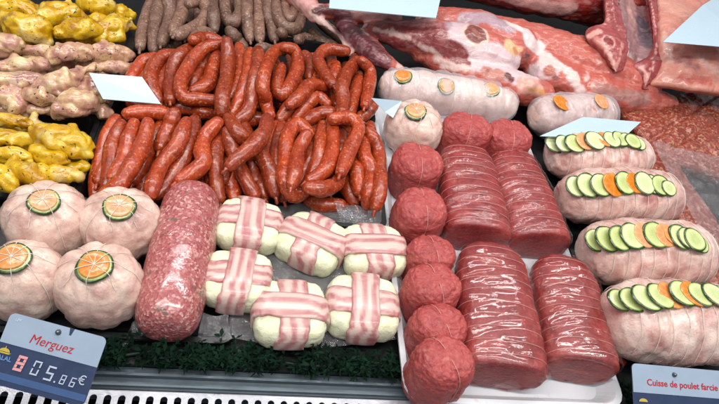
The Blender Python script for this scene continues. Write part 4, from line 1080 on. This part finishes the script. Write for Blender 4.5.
panel('cut_face', [
 [(645,-25,14.6),(649,-25,15),(654,-25,15)],
 [(648,0,13.8),(651,0,14.2),(656,0,14)],
 [(653,32,11.8),(656,31,12.2),(660,32,12.2)],
 [(650,54,10),(656,52,10.8),(662,52,10.8)],
 [(634,65,9),(648,64,9.8),(661,64,10)],
 [(639,76,7.8),(648,76,8.6),(657,74,8.8)],
 [(642,89,6.6),(645,88,7),(650,84,7.4)]], 34, 80, .014, '#93383c',
 [([(637,66),(642,72),(644,84)], 2.6, '#d39c94', .6), ([(650,66)], 5, '#8a272b', .3), ([(655,58),(652,76)], 1.6, '#d8a69d', .6), ([(646,70),(648,80)], 2, '#cf9088', .6), ([(651,-10),(652,10),(655,30)], 1.4, '#d0968e', .6), ([(656,40),(652,54)], 1.4, '#d0968e', .6)], t, 6.0, .0022)

# ---------------------------------------------------------------- cards and price labels
def card(name, corners, mat, label, th=.0012, cat='price card', group=None):
    q = np.array([P(u, v, z/100) for u, v, z in corners]); n = np.cross(q[1]-q[0], q[3]-q[0]); n /= np.linalg.norm(n)
    if n[2] < 0: n = -n
    k = len(q); V = np.vstack([q, q-n*th])
    Fc = [tuple(range(k)), tuple(reversed(range(k, 2*k)))]+[(i, k+i, k+(i+1) % k, (i+1) % k) for i in range(k)]
    return tag(mk(name, V, Fc, mat, smooth=False), label, cat, group)
GC = 'blank white cards among the meat'
card('price_card', [(89,73,7.6),(142,77,7.6),(161,104,6.4),(103,99,6.4)], M['card_white'], 'blank white card between herb chicken and the rear merguez heap', group=GC)
card('price_card', [(332,-22,14),(444,-16,14),(436,18,13),(329,8,13)], M['card_white'], 'pale blue white card standing over the lamb shank', group=GC)
card('price_card', [(371,98,8.0),(402,101,8.0),(393,118,6.6),(385,112,6.6)], M['card_white'], 'tiny white card corner sticking out beside the round chicken', group=GC)
card('price_card', [(583,117,8.0),(641,122,8.0),(622,139,7.2),(540,136,7.2)], M['card_white'], 'white card lying over two chicken roasts', group=GC)
card('price_card', [(703,5,17.2),(745,-20,17.2),(760,50,16.2),(663,42,16.2)], M['card_white'], 'white card slanting on the salmon pink rib rack', group=GC)

def text_mesh(body, size, bold=0.0):
    cu = bpy.data.curves.new('txt', 'FONT'); cu.body = body; cu.size = size; cu.extrude = .00012; cu.offset = bold; cu.align_x = 'CENTER'; cu.align_y = 'CENTER'; cu.resolution_u = 3
    o = bpy.data.objects.new('txt', cu); COL.objects.link(o)
    dg = bpy.context.evaluated_depsgraph_get(); me = bpy.data.meshes.new_from_object(o.evaluated_get(dg))
    V = np.array([v.co[:] for v in me.vertices]); Fc = [tuple(p.vertices) for p in me.polygons]
    bpy.data.objects.remove(o); bpy.data.curves.remove(cu); bpy.data.meshes.remove(me)
    return V, Fc
class Sign:
    """tilted plastic label: local x along its top edge, y up its face, origin at the top edge's start"""
    def __init__(s, name, tl, tr, bl, label):
        s.o = P(*tl[:2], tl[2]/100); e = P(*tr[:2], tr[2]/100)-s.o; s.w = np.linalg.norm(e); s.x = e/s.w
        d = P(*bl[:2], bl[2]/100)-s.o; d -= s.x*d.dot(s.x); s.h = np.linalg.norm(d); s.y = -d/s.h; s.n = np.cross(s.x, s.y)
        c = s.o+s.x*s.w/2+d
        s.t = thing(name, (c[0], c[1], 0), label, 'price label', 'price labels along the counter front')
    def put(s, name, V, Fc, mat, dx=0., dy=0., lift=.0004, smooth=False):
        V = np.asarray(V, float); Wd = s.o+np.outer(V[:, 0]+dx, s.x)+np.outer(V[:, 1]+dy, s.y)+np.outer(V[:, 2]+lift, s.n)
        return mk(name, Wd, Fc, mat, s.t, smooth=smooth)
    def slab(s, name, x0, x1, y0, y1, mat, th, lift, r=.0, notch=None, cut='all'):
        pts = rrect(x0, x1, y0, y1, r) if r else [(x1, y1), (x0, y1), (x0, y0), (x1, y0)]
        n = len(pts); V = [(a, b, th) for a, b in pts]+[(a, b, 0) for a, b in pts]
        Fc = [tuple(range(n)), tuple(reversed(range(n, 2*n)))]+[(i, n+i, n+(i+1) % n, (i+1) % n) for i in range(n)]
        return s.put(name, V, Fc, mat, lift=lift)
    def seg(s, name, ch, x, y, w, h, mat, t=.0006, pal=1.0):
        segs = {'a': ((0,1),(1,1)), 'b': ((1,1),(1,.5)), 'c': ((1,.5),(1,0)), 'd': ((0,0),(1,0)), 'e': ((0,0),(0,.5)), 'f': ((0,.5),(0,1)), 'g': ((0,.5),(1,.5))}
        on = {'0': 'abcdef', '5': 'afgcd', '6': 'afgcde', '8': 'abcdefg', '9':'abcdfg'}[ch]
        parts = []
        for k in on:
            (ax_, ay), (bx, by) = segs[k]
            x0, x1 = sorted((ax_*w, bx*w)); y0, y1 = sorted((ay*h, by*h))
            sl = .12
            b_ = box(x0-t if ax_ != bx else x0-t, x1+t, y0-(t if ay == by else -t*1.3), y1+(t if ay == by else -t*1.3), 0, .0002)
            b_[0][:, 0] += b_[0][:, 1]*sl
            parts.append(b_)
        V, Fc = join(parts); return s.put(name, V, Fc, mat, x, y, .0012+.0002)
sg_ = Sign('price_label', (12,312,7.2), (108,338,7.2), (-12,382,4.2), 'grey and navy Merguez price label with red lettering')
w, h = sg_.w, sg_.h
sg_.slab('label_back', 0, w, -h, 0, M['card_dark'], .0012, -.0006, r=.005)
# pale header with the little V notch on its upper edge
hd = .43*h
pts = [(a, b) for a, b in rrect(.0, w, -hd, 0, .005) if b > -hd+.0051]
top_r = [p for p in pts if p[0] > w/2]; top_l = [p for p in pts if p[0] <= w/2]
poly = [(w, -hd)]+top_r+[(.66*w, 0), (.645*w, -.006), (.625*w, -.006), (.61*w, 0)]+top_l+[(0, -hd)]
n_ = len(poly); V = [(a, b, .0004) for a, b in poly]+[(a, b, 0) for a, b in poly]
sg_.put('header_panel', V, [tuple(range(n_)), tuple(reversed(range(n_, 2*n_)))]+[(i, n_+i, n_+(i+1) % n_, (i+1) % n_) for i in range(n_)], M['card_grey'], lift=.0007)
sg_.slab('lower_stripe', 0.0005, w-.0005, -h+.0045, -.83*h, M['card_blue'], .0003, .0006)
V, Fc = text_mesh('Merguez', .0108); V[:, 0] += V[:, 1]*.2; sg_.put('title_lettering', V, Fc, M['ink_red'], .50*w, -.285*h, .0013)
V, Fc = sweep(np.array([(0, 0, 0), (0, 0, .0012)]), [.0026, .0022], 14, caps=2); sg_.put('screw', V, Fc, M['screw'], .515*w, -.10*h, .0012, True)
dg_h = .0105
sg_.seg('price_digit', '8', .235*w, -.735*h, .0052, dg_h, M['ink_pink'], .0011)
sg_.seg('price_digit', '0', .40*w, -.74*h, .0050, dg_h, M['ink_white'])
sg_.seg('price_digit', '5', .545*w, -.76*h, .0052, dg_h, M['ink_white'], .0007)
V, Fc = box(0, .0013, 0, .0013, 0, .0002); sg_.put('decimal_point', V, Fc, M['ink_white'], .645*w, -.775*h, .0014)
sg_.seg('price_digit', '8', .70*w, -.765*h, .0034, .0068, M['ink_white'], .0004)
sg_.seg('price_digit', '6', .80*w, -.765*h, .0034, .0068, M['ink_white'], .0004)
V, Fc = text_mesh('€', .0105); sg_.put('currency_sign', V, Fc, M['ink_white'], .905*w, -.655*h, .0014)
# small dome emblem with blue lettering below
em = [(math.cos(a)*.0045, math.sin(a)*.0030) for a in np.linspace(0, math.pi, 12)]
V = [(a, b, .0002) for a, b in em]; Fc = [tuple(range(len(V)))]
V2 = [(a, b, .0002) for a, b in ((-.006,-.0004),(.006,-.0004),(.004,-.0016),(-.004,-.0016))]
V, Fc = join([(np.array(V), Fc), (np.array(V2), [(0,1,2,3)][::1]), (np.array([(-.0005,.003,.0002),(.0005,.003,.0002),(0,.0052,.0002)]), [(0,1,2)])])
sg_.put('dome_emblem', V, Fc, M['ink_gold'], .085*w, -.545*h, .0014)
V, Fc = text_mesh('HALAL', .0052, .0001); sg_.put('emblem_lettering', V, Fc, M['ink_blue'], .085*w, -.635*h, .0013)
V, Fc = text_mesh('LPF', .0035, .0001); sg_.put('corner_mark', V, Fc, M['ink_white'], .10*w, -.085*h, .0013)

s2 = Sign('price_label', (631,363,6.4), (733,372,6.4), (622,432,3.4), 'grey and navy price label reading Cuisse de poulet farcie')
w, h = s2.w, s2.h
s2.slab('label_back', 0, w, -h, 0, M['card_dark'], .0012, -.0006, r=.005)
hd = .42*h
pts = [(a, b) for a, b in rrect(.0, w, -hd, 0, .005) if b > -hd+.0051]
poly = [(w, -hd)]+[p for p in pts if p[0] > w/2]+[p for p in pts if p[0] <= w/2]+[(0, -hd)]
n_ = len(poly); V = [(a, b, .0004) for a, b in poly]+[(a, b, 0) for a, b in poly]
s2.put('header_panel', V, [tuple(range(n_)), tuple(reversed(range(n_, 2*n_)))]+[(i, n_+i, n_+(i+1) % n_, (i+1) % n_) for i in range(n_)], M['card_grey'], lift=.0007)
V, Fc = text_mesh('Cuisse de poulet farcie', .0090, .00015); s2.put('title_lettering', V, Fc, M['ink_red'], .475*w, -.265*h, .0013)
V, Fc = sweep(np.array([(0, 0, 0), (0, 0, .0012)]), [.0026, .0022], 14, caps=2); s2.put('screw', V, Fc, M['screw'], .40*w, -.12*h, .0012, True)
V, Fc = join([(np.array([(a*1.1, b*1.1, .0002) for a, b in em]), [tuple(range(len(em)))])]); s2.put('dome_emblem', V, Fc, M['ink_gold'], .085*w, -.55*h, .0014)
card('plastic_marker', [(604,346,2.0),(610,344,2.2),(627,362,1.2),(624,366,1.0)], M['orange_plastic'], 'orange red plastic strip between white tray and chicken leg label', .003, 'marker')

# ---------------------------------------------------------------- greenery garland along the front
def garland(x0, x1, y, n, label, seed):
    r_ = random.Random(seed); V = []; Fc = []
    t = thing('artificial_garland', ((x0+x1)/2, y, 0), label, 'garland')
    for i in range(n):
        x = r_.uniform(x0, x1)
        if noise.noise(Vector((x*28, seed, 0))) < -.22 and r_.random() < .7: continue
        yy = y+max(-.010, min(.016, r_.gauss(0, .007))); z = .002+abs(r_.gauss(0, .008))
        # a curly sprig: a few small leaflets fanned from one point
        for k in range(r_.randint(3, 5)):
            a = r_.uniform(0, 2*math.pi); el = r_.uniform(-.3, 1.1); L = r_.uniform(.003, .010); wd = L*r_.uniform(.10, .26)
            d = np.array([math.cos(a)*math.cos(el), math.sin(a)*math.cos(el), math.sin(el)]); s_ = np.cross(d, [0, 0, 1]); s_ /= max(1e-6, np.linalg.norm(s_))
            c = np.array([x, yy, z]); q = len(V)
            V += [c, c+d*L*.5+s_*wd, c+d*L+np.array([0, 0, -.001]), c+d*L*.5-s_*wd]; Fc.append((q, q+1, q+2, q+3))
    mk('leaves', np.array(V), Fc, M['leaf'], t, smooth=False)
    pts = np.array([(x, y+.004*math.sin(x*60), .006+.003*math.sin(x*90+1)) for x in np.linspace(x0, x1, 60)])
    V, Fc = sweep(pts, .0018, 8); mk('stem', V, Fc, M['twig'], t)
garland(-.30, .172, .281, 1500, 'dark green plastic parsley garland along the counter front', 3)
garland(.425, .62, .262, 700, 'dark green plastic parsley bit between white tray and right price label', 5)

# ---------------------------------------------------------------- light
def area(name, loc, target, sx, sy, power, col):
    l = bpy.data.lights.new(name, 'AREA'); l.shape = 'RECTANGLE'; l.size = sx; l.size_y = sy; l.energy = power; l.color = col
    o = bpy.data.objects.new(name, l); COL.objects.link(o); o.location = loc
    o.rotation_euler = (Vector(target)-Vector(loc)).to_track_quat('-Z', 'Y').to_euler(); return o
area('front_tube_lamp', (.15, .20, 1.05), (.15, .55, 0), 1.9, .06, 12, (1, .95, .90))
area('back_tube_lamp', (.15, .90, 1.0), (.15, .6, 0), 1.9, .06, 11, (1, .97, .95))
for k, (x, y) in enumerate(((-.9, -.5), (.2, -.55), (1.3, -.5), (-.5, -1.4), (.8, -1.4))):
    area('ceiling_lamp', (x, y, 2.2), (x, y+.35, 0), .6, .10, 4.5, (1, .98, .96))
bg = W.node_tree.nodes['Background']; bg.inputs['Color'].default_value = (.95, .95, 1, 1); bg.inputs['Strength'].default_value = .30
S.view_settings.view_transform = 'Standard'; S.view_settings.look = 'None'; S.view_settings.exposure = 0; S.view_settings.gamma = 1
S.cycles.max_bounces = 8; S.cycles.transparent_max_bounces = 12
S.cycles.use_denoising = True
